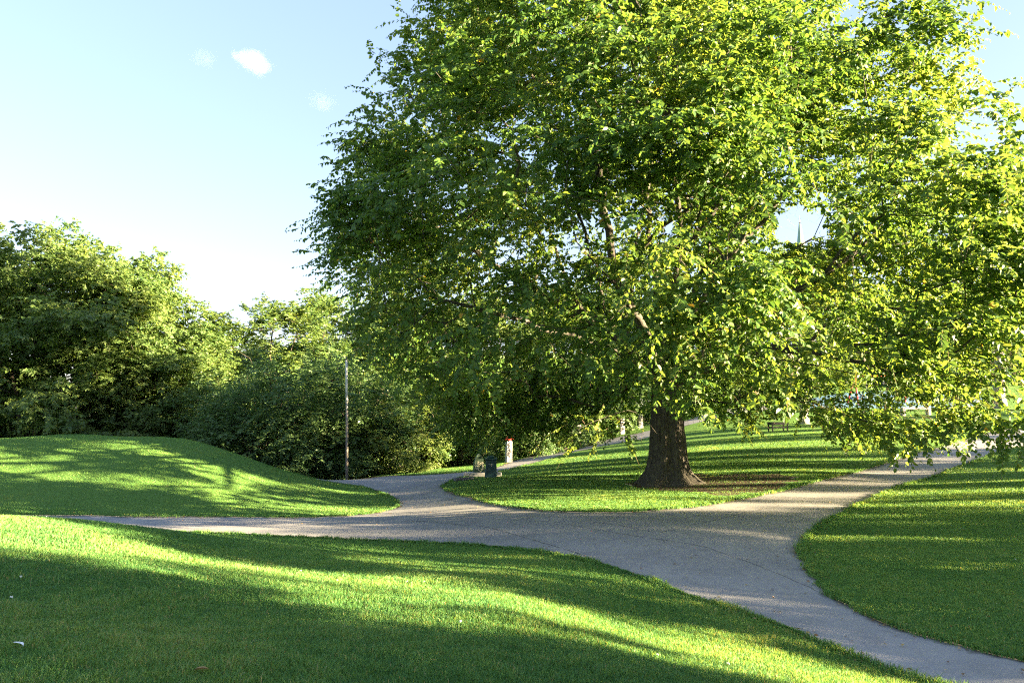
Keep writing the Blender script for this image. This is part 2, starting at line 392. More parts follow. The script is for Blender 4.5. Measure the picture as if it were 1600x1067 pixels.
def region(name, mask, mat, dz=0.0, smooth=True, attr=False):
    t = T[mask]; u, inv = np.unique(t, return_inverse=True)
    v = np.c_[V2[u], Z[u] + dz]
    o = mesh_obj(name, v, inv.reshape(t.shape), mat, smooth=smooth, attr={'edge': edgeflag[u]} if attr else None)
    return tag(o, kind='structure')
lawn = region('ground', ~(isP | isS | isY), M['lawn'])
path = region('path', isP, M['asphalt'], -.015, attr=True)
soil = region('bare_soil', isS & ~isP, M['soil'], .004)
play = region('playground_ground', isY, M['rubber'], .004)
tag(lawn, 'rolling green mown lawn of the park'); tag(path, 'grey asphalt footpaths meeting at a junction'); tag(soil, 'worn brown earth under the big tree'); tag(play, 'blue rubber playground surface on the slope')

def on_ground(x, y, dz=0): return np.array([x, y, H1(x, y) + dz])

# seams and cracks in the asphalt: thin strips lying in the surface
def strip(name, pxs, w, mat, dz=-.011):
    q = smooth_line([G(*p)[:2] for p in pxs], .15)
    n = len(q); tn = np.gradient(q, axis=0); tn /= np.linalg.norm(tn, axis=1)[:, None] + 1e-9; nm = np.c_[-tn[:, 1], tn[:, 0]]
    jj = np.array([noise.noise(Vector((p[0] * 6, p[1] * 6, 1))) for p in q])[:, None] * .05
    ww = np.array([max(.15, .6 + noise.noise(Vector((p[0] * 3, p[1] * 3, 9)))) for p in q])[:, None] * w
    L, R = q + nm * (jj + ww * .3), q + nm * (jj - ww * .3)
    v = np.r_[np.c_[L, height(L[:, 0], L[:, 1]) + dz], np.c_[R, height(R[:, 0], R[:, 1]) + dz]]
    f = np.array([[i, i + n, i + n + 1, i + 1] for i in range(n - 1)])
    return mesh_obj(name, v, f, mat, path)
def smooth_line(pts, step):
    pts = np.array(pts, float); seg = np.linalg.norm(np.diff(pts, axis=0), axis=1); s = np.r_[0, np.cumsum(seg)]
    u = np.linspace(0, s[-1], max(3, int(s[-1] / step)))
    x = np.interp(u, s, pts[:, 0]); y = np.interp(u, s, pts[:, 1])
    k = np.ones(5) / 5
    if len(x) > 8:
        xs = np.convolve(np.pad(x, 2, 'edge'), k, 'valid'); ys = np.convolve(np.pad(y, 2, 'edge'), k, 'valid'); x, y = xs, ys
    return np.c_[x, y]
M['crack'] = plain('crack_fill', (.09, .085, .08), .95, .3)
strip('crack', [(640, 812), (760, 822), (820, 838), (900, 862), (962, 886)], .05, M['crack'])
strip('crack', [(905, 812), (960, 818), (1028, 832)], .035, M['crack'])
strip('crack', [(1028, 832), (1085, 818), (1150, 803), (1230, 787)], .035, M['crack'])
strip('crack', [(800, 812), (870, 814), (1000, 838), (1100, 852), (1180, 880), (1260, 912), (1300, 935)], .035, M['crack'])
strip('crack', [(1028, 832), (1040, 850), (1120, 862)], .02, M['crack'])

# ------------------------------------------------------------------ grass blades (nobody could count them)
def blades(n_list, seed):
    rs = np.random.RandomState(seed); PX = []; 
    for (r0, r1, dens, hgt, wid) in n_list:
        half = .95; area = half * (r1 ** 2 - r0 ** 2); n = int(area * dens)
        y = np.sqrt(rs.rand(n) * (r1 ** 2 - r0 ** 2) + r0 ** 2); x = (rs.rand(n) * 2 - 1) * half * y
        PX.append(np.c_[x, y, np.full(n, hgt), np.full(n, wid)])
    q = np.concatenate(PX)
    kk = np.where((np.hypot(PATH[:, 0], PATH[:, 1]) < 40) & (PATH[:, 1] > 2))[0]; n_e = 90000; ii = kk[rs.randint(0, len(kk), n_e)]; jj = (ii + 1) % len(PATH)
    ep = PATH[ii] + (PATH[jj] - PATH[ii]) * rs.rand(n_e, 1); dst = np.hypot(ep[:, 0], ep[:, 1]); kq = rs.rand(n_e) < np.clip(14 / dst, .2, 1); ep, dst = ep[kq], dst[kq]
    tuft = np.sin(ep[:, 0] * 9 + ep[:, 1] * 7) * .5 + .7; ep = ep + rs.randn(len(ep), 2) * .055 * tuft[:, None]
    edge_q = np.c_[ep, .055 + .05 * tuft * rs.rand(len(ep)), .004 + .0006 * dst]; 
    m_ = ~in_poly(q[:, 0], q[:, 1], PATH) & ~in_poly(q[:, 0], q[:, 1], PLAY)
    s_ = in_poly(q[:, 0], q[:, 1], SOIL); m_ &= (~s_ | (rs.rand(len(q)) < .22 + .5 * (np.sin(q[:, 0] * 3.3) * np.sin(q[:, 1] * 4.1 + 1) > .35)))
    q = np.concatenate([q[m_], edge_q]); z = height(q[:, 0], q[:, 1]); n = len(q)
    px, py = proj(np.c_[q[:, :2], z]); k = (px > -330) & (px < 1930) & (py < 1350); q, z = q[k], z[k]; n = len(q)
    cl = np.sin(q[:, 0] * 2.1 + np.sin(q[:, 1] * 1.3) * 2) * np.cos(q[:, 1] * 1.7 + np.sin(q[:, 0] * .9) * 2)
    cl2 = np.sin(q[:, 0] * 7.1 + np.sin(q[:, 1] * 5.3) * 2) * np.cos(q[:, 1] * 6.7 + np.sin(q[:, 0] * 4.9) * 2)
    h = q[:, 2] * (.55 + .8 * rs.rand(n)) * (1 + .18 * cl + .22 * cl2); w = q[:, 3] * (.6 + .7 * rs.rand(n))
    an = rs.rand(n) * 6.283; ln = (.15 + .75 * rs.rand(n)) * h; fa = rs.rand(n) * 6.283
    dx, dy = np.cos(an), np.sin(an); wx, wy = np.cos(fa) * w / 2, np.sin(fa) * w / 2
    B = np.c_[q[:, :2], z - .004]; up = np.array([0, 0, 1.0])
    mid = B + np.c_[dx * ln * .3, dy * ln * .3, h * .62]; tip = B + np.c_[dx * ln, dy * ln, h * (.95 - .2 * rs.rand(n))]
    Wv = np.c_[wx, wy, np.zeros(n)]
    v = np.stack([B - Wv, B + Wv, mid + Wv * .8, mid - Wv * .8, tip], 1).reshape(-1, 3)
    i0 = np.arange(n)[:, None] * 5
    cl3 = np.array([noise.noise(Vector((a_ * .45, b_ * .45, 3))) + .6 * noise.noise(Vector((a_ * 1.6, b_ * 1.6, 5))) for a_, b_ in q[::16, :2]]) if False else np.sin(q[:, 0] * .8 + 1.7 * np.sin(q[:, 1] * .5)) * np.sin(q[:, 1] * .9 + 1.3 * np.sin(q[:, 0] * .7 + 2))
    t = np.clip(.43 + .16 * cl3 + .12 * cl + .14 * cl2 + np.where(q[:, 1] < 11, .23, .13) * rs.randn(n), 0, .92); t[rs.rand(n) < np.where(q[:, 1] < 9, .02, .004)] = 1.0
    return mesh_obj('grass', v, [np.hstack([i0, i0 + 1, i0 + 2, i0 + 3]), np.hstack([i0 + 3, i0 + 2, i0 + 4])], M['grass'], attr={'tint': np.repeat(t, 5)})
gr = blades([(2.0, 6, 9000, .055, .0048), (6, 9, 4200, .052, .0065), (9, 14, 1700, .050, .0105), (14, 24, 950, .042, .012), (24, 42, 330, .036, .020)], 3)
tag(gr, 'short mown green grass blades of the park lawn', 'grass', kind='stuff')

# ------------------------------------------------------------------ trees
def nrm(a): return a / (np.linalg.norm(a, axis=-1, keepdims=True) + 1e-9)
def leaves(p, d, n, s, wid=.62, fold=.10, droop=.14, simple=False):
    d = nrm(d); side = nrm(np.cross(n, d)); n = nrm(np.cross(d, side)); s = s[:, None]; w = s * wid * .5
    if simple:
        v = np.stack([p, p + d * s * .45 + side * w + n * s * fold, p + d * s - n * s * droop, p + d * s * .45 - side * w + n * s * fold], 1).reshape(-1, 3)
        i0 = np.arange(len(p))[:, None] * 4
        return v, np.concatenate([np.hstack([i0, i0 + 1, i0 + 2]), np.hstack([i0, i0 + 2, i0 + 3])]), 4
    v = np.stack([p, p + d * s * .28 + side * w * .92 + n * s * fold, p + d * s * .68 + side * w * .82 + n * s * fold * .6, p + d * s - n * s * droop,
                  p + d * s * .68 - side * w * .82 + n * s * fold * .6, p + d * s * .28 - side * w * .92 + n * s * fold], 1).reshape(-1, 3)
    i0 = np.arange(len(p))[:, None] * 6
    return v, np.concatenate([np.hstack([i0, i0 + 1, i0 + 2, i0 + 3]), np.hstack([i0, i0 + 3, i0 + 4, i0 + 5])]), 6

def skeleton(nodes, parents, targets, root, seed, seg=.8, sag=.12, pl=.25):
    """grow branches to every target from the nearest earlier wood"""
    rs = np.random.RandomState(seed)
    cap = len(nodes) + len(targets) * 14; N = np.zeros((cap, 3)); Pn = np.full(cap, -1); D = np.zeros(cap); k = len(nodes)
    N[:k] = nodes; Pn[:k] = parents
    for i in range(k):
        if Pn[i] >= 0: D[i] = D[Pn[i]] + np.linalg.norm(N[i] - N[Pn[i]])
    order = np.argsort(np.linalg.norm(targets - root, axis=1)); tips = []
    for t in targets[order]:
        e = N[:k] - t; dist = np.sqrt((e * e).sum(1)); cost = dist + pl * D[:k] + np.where(N[:k, 2] > t[2] + 1.5, 1.0, 0) * 1.5
        j = int(np.argmin(cost)); L = dist[j]; ns = max(1, min(12, int(L / seg))); st = N[j].copy(); prev = j
        off = rs.randn(3) * L * .07; off[2] += L * sag
        for q in range(1, ns + 1):
            u = q / ns; pnt = st * (1 - u) + t * u + off * math.sin(math.pi * u) + (rs.randn(3) * .05 if q < ns else 0)
            N[k] = pnt; Pn[k] = prev; D[k] = D[prev] + L / ns; prev = k; k += 1
        tips.append(prev)
    return N[:k], Pn[:k], order, tips
def pipe(N, Pn, tip=.012, ex=2.35, rmax=9, fixed=None):
    n = len(N); r = np.zeros(n); ch = [[] for _ in range(n)]
    for i in range(n):
        if Pn[i] >= 0: ch[Pn[i]].append(i)
    for i in range(n - 1, -1, -1):
        r[i] = (sum(r[c] ** ex for c in ch[i]) + (tip ** ex if not ch[i] else 0)) ** (1 / ex)
        r[i] = max(r[i], tip)
    if fixed: r = r * (fixed / max(r[0], 1e-6)) ** np.clip((r / r[0]) ** .3, 0, 1) if True else r
    return r, ch
def wood(N, Pn, r, ch, skip, sides_hi=9):
    mb_v = []; mb_f = []; nv = 0; done = set()
    stack = [i for i in range(len(N)) if Pn[i] < 0]; starts = [(s, None) for s in stack]
    while starts:
        s, par = starts.pop()
        chain = ([par] if par is not None else []) + [s]
        cur = s
        while ch[cur]:
            big = max(ch[cur], key=lambda c: r[c])
            for c in ch[cur]:
                if c != big: starts.append((c, cur))
            chain.append(big); cur = big
        pts = N[chain]; rad = r[chain].copy()
        if par is not None: rad[0] = min(rad[0], rad[1] * 1.15)
        if len(pts) < 2 or rad.max() < skip: continue
        k = sides_hi if rad.max() > .15 else (6 if rad.max() > .05 else 4)
        t = np.gradient(pts, axis=0); t = nrm(t); up = np.array([.12, .21, .97]); a = np.cross(t, up)
        bad = np.linalg.norm(a, axis=1) < .25; a[bad] = np.cross(t[bad], np.array([1., .1, 0])); a = nrm(a)
        for i in range(1, len(a)):
            if (a[i] * a[i - 1]).sum() < 0: a[i] = -a[i]
        b = nrm(np.cross(t, a)); an = np.arange(k) * 2 * math.pi / k
        ring = pts[:, None] + (a[:, None] * np.cos(an)[None, :, None] + b[:, None] * np.sin(an)[None, :, None]) * rad[:, None, None]
        i0 = (np.arange(len(pts) - 1)[:, None] * k + np.arange(k)[None]); i1 = (np.arange(len(pts) - 1)[:, None] * k + (np.arange(k)[None] + 1) % k)
        f = np.stack([i0, i1, i1 + k, i0 + k], -1).reshape(-1, 4) + nv
        mb_v.append(ring.reshape(-1, 3)); mb_f.append(f); nv += len(pts) * k
    return np.concatenate(mb_v), np.concatenate(mb_f)

def sprays(C, out, rs, ntw, lpt, tl, ls, droop, simple, spread=1.0, tintbase=None, wid=.62, flt=None, hang=.55, gap=None):
    """C clump centres, out unit directions: twigs of alternate drooping leaves; returns leaf mesh arrays and twig polylines"""
    n = len(C) * ntw
    c = np.repeat(C, ntw, 0); o = np.repeat(out, ntw, 0)
    rnd = rs.randn(n, 3) * np.array([1, 1, .55]); td = nrm(o * .8 + rnd * spread * .75)
    st = c + rs.randn(n, 3) * tl * .28
    L = tl * (.55 + .8 * rs.rand(n)); dr = droop * (.5 + rs.rand(n))
    u = (np.arange(lpt) + .6) / lpt
    U = np.tile(u, n) + rs.rand(n * lpt) * .5 / lpt
    rep = lambda a: np.repeat(a, lpt, 0)
    Ls, Dr, TD = rep(L), rep(dr), rep(td)
    pos = rep(st) + TD * (Ls * U)[:, None]; pos[:, 2] -= Dr * Ls * U ** 2
    tan = TD.copy(); tan[:, 2] -= 2 * Dr * U; tan = nrm(tan)
    upv = np.array([0, 0, 1.0]); sd = nrm(np.cross(tan, upv) + 1e-3); sg = np.where(np.tile(np.arange(lpt), n) % 2 == 0, 1., -1.)[:, None]
    m_ = n * lpt
    d = tan * .55 + sd * sg * .85 + rs.randn(m_, 3) * .28; d[:, 2] -= hang * rs.rand(m_) * 1.6
    nn = np.cross(sd, tan); nn = np.where(nn[:, 2:3] < 0, -nn, nn) + rs.randn(m_, 3) * .33
    s = ls * (.45 + .85 * rs.rand(m_)) * (1 - .35 * (U > .85))
    tb = rep(np.repeat(tintbase, ntw)) if tintbase is not None else .45
    ti = np.clip(tb + rs.randn(m_) * .16, 0, .9)
    if flt is not None:
        k = flt(pos); pos, d, nn, s, ti = pos[k], d[k], nn[k], s[k], ti[k]
    v, f, kv = leaves(pos, d, nn, s, wid, simple=simple)
    w = np.linspace(0, .95, 4); tw = st[:, None] + td[:, None] * (L[:, None] * w)[..., None]; tw[:, :, 2] -= dr[:, None] * L[:, None] * w ** 2
    return v, f, np.repeat(ti, kv), tw
def twig_mesh(tw, r0=.006, r1=.003):
    n, k, _ = tw.shape; a = np.array([[1, 0, 0], [-.5, .8, .2], [-.5, -.8, -.2]]); rr = np.linspace(r0, r1, k)
    v = tw[:, :, None] + a[None, None] * rr[None, :, None, None]; v = v.reshape(-1, 3)
    base = np.arange(n)[:, None, None] * k * 3 + np.arange(k - 1)[None, :, None] * 3 + np.arange(3)[None, None]
    nx = np.arange(n)[:, None, None] * k * 3 + np.arange(k - 1)[None, :, None] * 3 + (np.arange(3)[None, None] + 1) % 3
    return v, np.stack([base, nx, nx + 3, base + 3], -1).reshape(-1, 4)

def boughs(profile, n, nb, rs, inner, lump, seed, sxy, sz, fill=.22):
    B = envelope(profile, nb, rs, inner, lump, seed); A = envelope(profile, int(n * fill), rs, inner * 1.3, lump, seed)
    w = rs.rand(len(B)) + .35; idx = rs.choice(len(B), n - len(A), p=w / w.sum()); th = np.arctan2(B[idx, 1], B[idx, 0])
    g_ = rs.randn(len(idx), 3); g_ /= np.maximum(1, np.linalg.norm(g_, axis=1, keepdims=True) / 2.0)
    Q = B[idx] + g_ * np.array([sxy, sxy, sz]); rr_ = np.linalg.norm(g_[:, :2], axis=1) * sxy; Q[:, 2] -= .22 * rr_ ** 1.3
    Q = np.vstack([Q, A]); Q[:, 2] = np.maximum(Q[:, 2], profile[0][0] * .8); return Q
def envelope(profile, n, rs, inner=.45, lump=.22, seed=0, hb=None, minsep=0.0):
    hs = np.array([p[0] for p in profile]); rr = np.array([p[1] for p in profile]); C = []; O = []
    hi = rs.rand(n * 6) * (hs[-1] - hs[0]) + hs[0]; R = np.interp(hi, hs, rr); k = rs.rand(n * 6) < (R / rr.max()) ** 1.2; hi, R = hi[k], R[k]
    th = rs.rand(len(hi)) * 2 * math.pi; fr = rs.rand(len(hi)) ** inner
    out = []
    for h, R_, t, f in zip(hi, R, th, fr):
        d = Vector((math.cos(t), math.sin(t), 0))
        lm = 1 + lump * (noise.noise(Vector((d.x * 1.9 + seed, d.y * 1.9, h * .30))) + .6 * noise.noise(Vector((d.x * 4 + seed, d.y * 4, h * .7 + 3))))
        q = (d.x * R_ * f * lm, d.y * R_ * f * lm, h)
        if noise.noise(Vector((q[0] * .38 + seed * 3, q[1] * .38, q[2] * .5))) < -.30: continue
        out.append(q)
        if len(out) >= n: break
    return np.array(out)

def make_tree(name, profile, trunk_h, trunk_r, nclump, ntw, lpt, tl, ls, leafm, barkm, seed, droop=.3, inner=.42, lump=.25, forks=4, tip=.012, simple=True, flat=0.0, spread=1.0, hang=.5, stems=1):
    rs = np.random.RandomState(seed); mr = max(p[1] for p in profile)
    C = boughs(profile, nclump, max(14, int(nclump / 11)), rs, inner, lump, seed, mr * .10, mr * .07)
    if flat: C[:, 2] = np.round(C[:, 2] / flat) * flat + rs.randn(len(C)) * flat * .13
    top = profile[-1][0]; nodes = []; par = []
    for s in range(stems):
        bx, by = (rs.randn(2) * .35 if stems > 1 else (0, 0)); prev = -1
        for i in range(6):
            u = i / 5; nodes.append([bx * (1 + u * 2) + .1 * rs.randn() * u, by * (1 + u * 2) + .1 * rs.randn() * u, trunk_h * u - .15 * (i == 0)]); par.append(prev); prev = len(nodes) - 1
        t0 = prev
        for f in range(forks):
            a = 2 * math.pi * (f + rs.rand() * .6) / forks + s; prev = t0; R = np.interp((trunk_h + top) / 2, [p[0] for p in profile], [p[1] for p in profile])
            st = np.array(nodes[t0]); en = np.array([math.cos(a) * R * .45, math.sin(a) * R * .45, trunk_h + (top - trunk_h) * (.5 + .3 * rs.rand())])
            if f == 0: en = np.array([0, 0, top * .86])
            for q in range(1, 7):
                u = q / 6; p = st * (1 - u) + en * u; p[:2] *= 1 if f == 0 else (.75 + .25 * u); p += rs.randn(3) * .12
                nodes.append(list(p)); par.append(prev); prev = len(nodes) - 1
    N, Pn, order, tips = skeleton(np.array(nodes), np.array(par), C, np.array([0, 0, trunk_h]), seed)
    r, ch = pipe(N, Pn, tip); sc = trunk_r / r[0]; r = np.where(r > .03, r * (1 + (sc - 1) * np.clip((r - .03) / (r[0] - .03), 0, 1) ** .6), r)
    base = N[:, 2] < .5; r = r * (1 + .5 * np.clip(.5 - N[:, 2], 0, .6))
    out = C - np.array([0, 0, (profile[0][0] + top) * .35]); out = nrm(out * np.array([1, 1, .6]))
    tb = np.array([.45 + .28 * noise.noise(Vector((c[0] * .35 + seed, c[1] * .35, c[2] * .35))) for c in C])
    v, f, ti, tw = sprays(C, out, rs, ntw, lpt, tl, ls, droop, simple, tintbase=tb, spread=spread, hang=hang)
    root = empty(name, (0, 0, 0))
    wv, wf = wood(N, Pn, r, ch, 0)
    mesh_obj('trunk', wv, wf, barkm, root, smooth=True)
    mesh_obj('crown', v, f, leafm, root, attr={'tint': ti})
    return root
def place(root, x, y, rz=0.0, sc=1.0, first=False, dz=-.1, scz=None):
    o = root if first else copy_tree(root)
    o.location = (x, y, H1(x, y) + dz); o.rotation_euler = (0, 0, rz); o.scale = (sc, sc, scz or sc); return o

# ---- the great elm
EX, EY = G(1041, 752)[0], 26.8
ez = H1(EX, EY)
elm = empty('elm_tree', (EX, EY, ez))
tag(elm, 'huge spreading broadleaf tree with thick brown trunk beside the path junction', 'tree')
E0 = np.array([EX, EY, ez])
def eP(px, py, Y): return P(px, py, Y) - E0
prof = [(2.4, 7.5), (3.2, 10.5), (5, 12.3), (8, 12.7), (11, 12.2), (14, 11.4), (17, 10.3), (20, 8.9), (22.5, 6), (24, 2.5)]
rse = np.random.RandomState(11)
C = boughs(prof, 4600, 270, rse, .26, .20, 2, .95, .52, .20)
C[:, 0] *= 1 + .14 * np.clip((10 - C[:, 2]) / 5, 0, 1) * (C[:, 0] > 0)
C = C[~((C[:, 0] < 0) & (C[:, 2] < 3.4))]
C[:, 0] *= 1 + .07 * np.clip((13 - C[:, 2]) / 6, 0, 1) * (C[:, 0] < 0)
sc_l = (C[:, 0] + EX) * math.sin(SUN_PHI) + (C[:, 1] + EY) * math.cos(SUN_PHI); lane = np.zeros(len(C), bool)
for a_, b_ in ((21.7, 23.0), (24.6, 25.7), (27.6, 28.5)): lane |= (sc_l > a_) & (sc_l < b_)
C = C[~(lane & (C[:, 2] < 8.5))]
rl_ = np.interp(C[:, 2], [p[0] for p in prof], [p[1] for p in prof]); rc_ = np.hypot(C[:, 0], C[:, 1]); C = C[rc_ < rl_ * np.where(C[:, 0] < 0, 1.03, 1.06) + .1]
C[:, 0] *= 1 - (.24 * np.clip((C[:, 2] - 8) / 4, 0, 1) + .34 * np.clip((C[:, 2] - 14) / 4, 0, 1)) * (C[:, 0] > 0)
C = C[(C[:, 2] < 20.5) | (rse.rand(len(C)) < .5)]
W3 = C + E0; ppx, ppy = proj(W3)
rad = np.hypot(C[:, 0], C[:, 1])
def gap_mask(px, py):
    px = np.atleast_1d(px); py = np.atleast_1d(py); d_ = ((px - 1250) / 52) ** 2 + ((py - 352) / 31) ** 2; near = np.where(d_ < 3)[0]; out_ = np.ones(len(px), bool)
    for i_ in near: out_[i_] = d_[i_] > .75 + 1.1 * noise.noise(Vector((px[i_] * .045, py[i_] * .045, 2)))
    return out_
keep = gap_mask(ppx, ppy)
# window round the trunk and raised skirt at the front
keep &= ~((C[:, 2] < 4.4) & (rad < 5.5)) & ~((C[:, 2] < 3.6) & (C[:, 1] < -3) & (C[:, 0] < 4))
keep &= ~((ppy > 640) & (ppx > 985) & (ppx < 1115))
C = C[keep]
# hanging low branches seen at the right
ex = [eP(a, b, y) for a, b, y in [(1340,655,19),(1385,665,18.5),(1410,678,18.5),(1430,668,18),(1300,640,20),(1262,625,22),(1225,615,23),(1480,640,17.5),(1520,650,17.5),(1560,655,17.5),(1590,665,17),(1500,630,18),(1450,625,18.5),(1540,625,18),(1600,640,17.5),
      (1360,630,19),(1400,640,19),(980,672,21),(950,676,22),(900,672,23),(1150,625,18),(1080,600,17),(1060,610,18),(1030,600,17.5),(1250,628,23),(1285,640,22.5)]]
for _ in range(150):
    ex.append(eP(rse.uniform(690, 985), rse.uniform(560, 672), rse.uniform(27.5, 33)))
for _ in range(14):
    ex.append(eP(rse.uniform(1150, 1420), rse.uniform(520, 590), rse.uniform(16.5, 21)))
C = np.vstack([C, np.array(ex)])
limbs = [[(0,0,-.3),(0,0,1.2),(-.02,0,2.6),(.05,.05,3.8),(0,.1,5.2)]]
nodes = [list(p) for p in limbs[0]]; par = [-1, 0, 1, 2, 3]
def limb(start, pts):
    prev = start; base = np.array(nodes[start]); P_ = [base] + [np.array(p) for p in pts]
    for a_, b_ in zip(P_[:-1], P_[1:]):
        L = np.linalg.norm(b_ - a_); k = max(1, int(L / .8))
        for q in range(1, k + 1):
            nodes.append(list(a_ + (b_ - a_) * q / k + rse.randn(3) * .06)); par.append(prev); prev = len(nodes) - 1
    return prev
ld = limb(4, [(-.3, .2, 8), (-.6, .3, 11.5), (-.3, 0, 15), (.2, 0, 19), (.3, 0, 22)])
limb(3, [eP(965, 430, 26.5), eP(945, 330, 26), eP(930, 215, 25.5), eP(895, 150, 25)])
limb(4, [eP(1060, 400, 25), eP(1110, 330, 24), eP(1165, 230, 23), eP(1230, 120, 22)])
limb(4, [eP(1130, 420, 27), eP(1190, 345, 27), eP(1240, 290, 27), eP(1330, 250, 27), eP(1430, 200, 27)])
limb(3, [eP(1180, 480, 26), eP(1270, 445, 25.5), eP(1345, 390, 25), eP(1400, 330, 25), eP(1450, 280, 25)])
limb(3, [eP(1200, 540, 25), eP(1320, 560, 22), eP(1450, 600, 19.5), eP(1560, 650, 18)])
limb(3, [eP(930, 500, 27), eP(800, 430, 27.5), eP(680, 360, 28), eP(590, 300, 28)])
limb(3, [eP(950, 540, 25), eP(820, 500, 22), eP(700, 470, 20)])
limb(3, [eP(1000, 500, 22), eP(960, 440, 19), eP(900, 380, 17)])
limb(3, [eP(1090, 520, 22), eP(1140, 470, 18), eP(1180, 440, 16)])
limb(4, [(2, 4, 7), (4, 8, 9), (6, 11, 11)]); limb(4, [(-3, 4, 7), (-5, 8, 9)]); limb(4, [(0, -3, 9), (-1, -6, 12), (-1, -8, 15)])
N, Pn, order, tips = skeleton(np.array(nodes), np.array(par), C, np.array([0, 0, 4.0]), 5, seg=.7, sag=.10, pl=.18)
r, ch = pipe(N, Pn, .010, 2.45)
sc_ = .66 / r[0]; r = np.where(r > .02, r * (1 + (sc_ - 1) * np.clip((r - .02) / (r[0] - .02), 0, 1) ** .7), r)
lowm = (np.arange(len(N)) < 5)
r2 = r.copy(); r2[:5] = [.5, .5, .5, .55, .5]
wv, wf = wood(N, Pn, r2, ch, 0, 12)
mesh_obj('limbs', wv, wf, M['bark'], elm, smooth=True)
out = nrm((C - np.array([0, 0, 8.5])) * np.array([1, 1, .75])); out[:, 2] = np.clip(out[:, 2], -.5, .8)
tb = np.array([.42 + .42 * noise.noise(Vector((c[0] * .30, c[1] * .30, c[2] * .30))) for c in C])
def eflt(p):
    px, py = proj(p + E0)
    win = np.zeros(len(px), bool)
    for x0_, x1_, y0_, y1_, k_ in ((1192, 1240, 654, 690, 1.0), (1400, 1462, 632, 655, .9), (1322, 1366, 588, 622, .75), (1265, 1400, 594, 642, .7), (893, 916, 652, 694, .9), (962, 1008, 645, 680, .85), (1140, 1195, 598, 630, .7), (1395, 1530, 616, 642, .6), (1545, 1600, 540, 640, .7)):
        win |= (px > x0_) & (px < x1_) & (py > y0_) & (py < y1_) & (rse.rand(len(px)) < k_)
    return ~win & gap_mask(px, py) & ~((py > 652) & (px > 992) & (px < 1105) & (p[:, 1] < 8)) & (p[:, 2] > 1.2)
v, f, ti, tw = sprays(C, out, rse, 8, 16, .92, .160, .38, False, tintbase=tb, flt=eflt, hang=.55, wid=.72)
yl = ti.reshape(-1, 6); 
ym = rse.rand(len(yl)) < .0015; yl[ym] = 1.0
mesh_obj('crown', v, f, M['elm_leaf'], elm, attr={'tint': yl.ravel()})
tv, tf_ = twig_mesh(tw[rse.rand(len(tw)) < .6]); mesh_obj('twigs', tv, tf_, M['twig'], elm)
# trunk: fluted, flaring into roots, with furrowed bark
nu, nvr = 168, 110; vs = np.zeros((nvr, nu, 3)); an = np.arange(nu) * 2 * math.pi / nu
for i in range(nvr):
    h = -.35 + 5.0 * (i / (nvr - 1)); hh = max(h, 0)
    base = .68 - .030 * min(hh, 3) + .26 * math.exp(-hh / .33) + .07 * math.exp(-hh / 1.3)
    for j, a_ in enumerate(an):
        lob = sum(w_ * max(0, math.cos((a_ - c_) * 1.0)) ** k_ for c_, w_, k_ in ((-2.5, .75, 14), (-1.3, .5, 18), (-.35, .95, 14), (.7, .6, 12), (1.8, .7, 12), (2.9, .5, 16)))
        flute = .045 * math.sin(a_ * 5 + .5 * h) + .03 * math.sin(a_ * 9 - .4 * h + 1)
        q = Vector((math.cos(a_) * 3.2, math.sin(a_) * 3.2, h * .55))
        fur = abs(noise.noise(q * 2.6)) * .9 + abs(noise.noise(q * 5.5)) * .5
        rr = base + flute + lob * (.52 * math.exp(-hh / .30) + .10 * math.exp(-hh / 1.2)) - .085 * (.55 - min(.55, fur)) * 1.3 + .04 * noise.noise(q * .8)
        vs[i, j] = (math.cos(a_) * rr, math.sin(a_) * rr, h)
i0 = (np.arange(nvr - 1)[:, None] * nu + np.arange(nu)[None]); i1 = (np.arange(nvr - 1)[:, None] * nu + (np.arange(nu)[None] + 1) % nu)
trunk = mesh_obj('trunk', vs.reshape(-1, 3), np.stack([i0, i1, i1 + nu, i0 + nu], -1).reshape(-1, 4), M['bark'], elm, smooth=True)

# ---- background trees, one prototype per kind, then copies
maple = make_tree('maple_tree', [(.8, 7.0), (3, 8.8), (7, 9.2), (11, 8.4), (14, 7.0), (16.5, 4.6), (18, 1.8)], 2.4, .38, 900, 10, 13, 1.0, .29, M['maple_leaf'], M['bark_dark'], 21, .3, .36, .20)
ash = make_tree('ash_tree', [(4, 2.5), (7, 5.5), (11, 6.3), (14, 5), (16, 3), (18, .5)], 4.5, .26, 360, 9, 12, 1.0, .27, M['maple_leaf'], M['bark_dark'], 33, .25, .5, .45)
dog = make_tree('dogwood_tree', [(.8, 3.2), (2, 4.2), (4.5, 4.6), (6.5, 3.8), (8.2, 2.0), (9.2, .4)], 1.0, .16, 420, 8, 12, 1.0, .20, M['dark_leaf'], M['bark_dark'], 45, .12, .40, .30, flat=.75, hang=.15, stems=2, forks=3)
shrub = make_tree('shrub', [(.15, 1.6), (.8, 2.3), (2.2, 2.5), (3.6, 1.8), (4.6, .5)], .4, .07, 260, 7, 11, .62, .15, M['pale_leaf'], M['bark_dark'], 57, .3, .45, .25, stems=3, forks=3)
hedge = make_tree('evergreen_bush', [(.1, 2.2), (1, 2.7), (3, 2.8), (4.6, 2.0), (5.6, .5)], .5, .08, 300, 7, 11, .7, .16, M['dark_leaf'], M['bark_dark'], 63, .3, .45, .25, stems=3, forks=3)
def X(px, Y): return (px - 800) / F * Y
G_BG = 'trees behind the mound and road'
def put(root, px, Y, rz, sc, label, cat, group, first=False, scz=None):
    o = place(root, X(px, Y), Y, rz, sc, first, scz=scz); return tag(o, label, cat, group)
put(maple, 55, 47, 0.3, 1.0, 'large round dense maple at the left edge behind the grassy mound', 'tree', G_BG, True, scz=1.03)
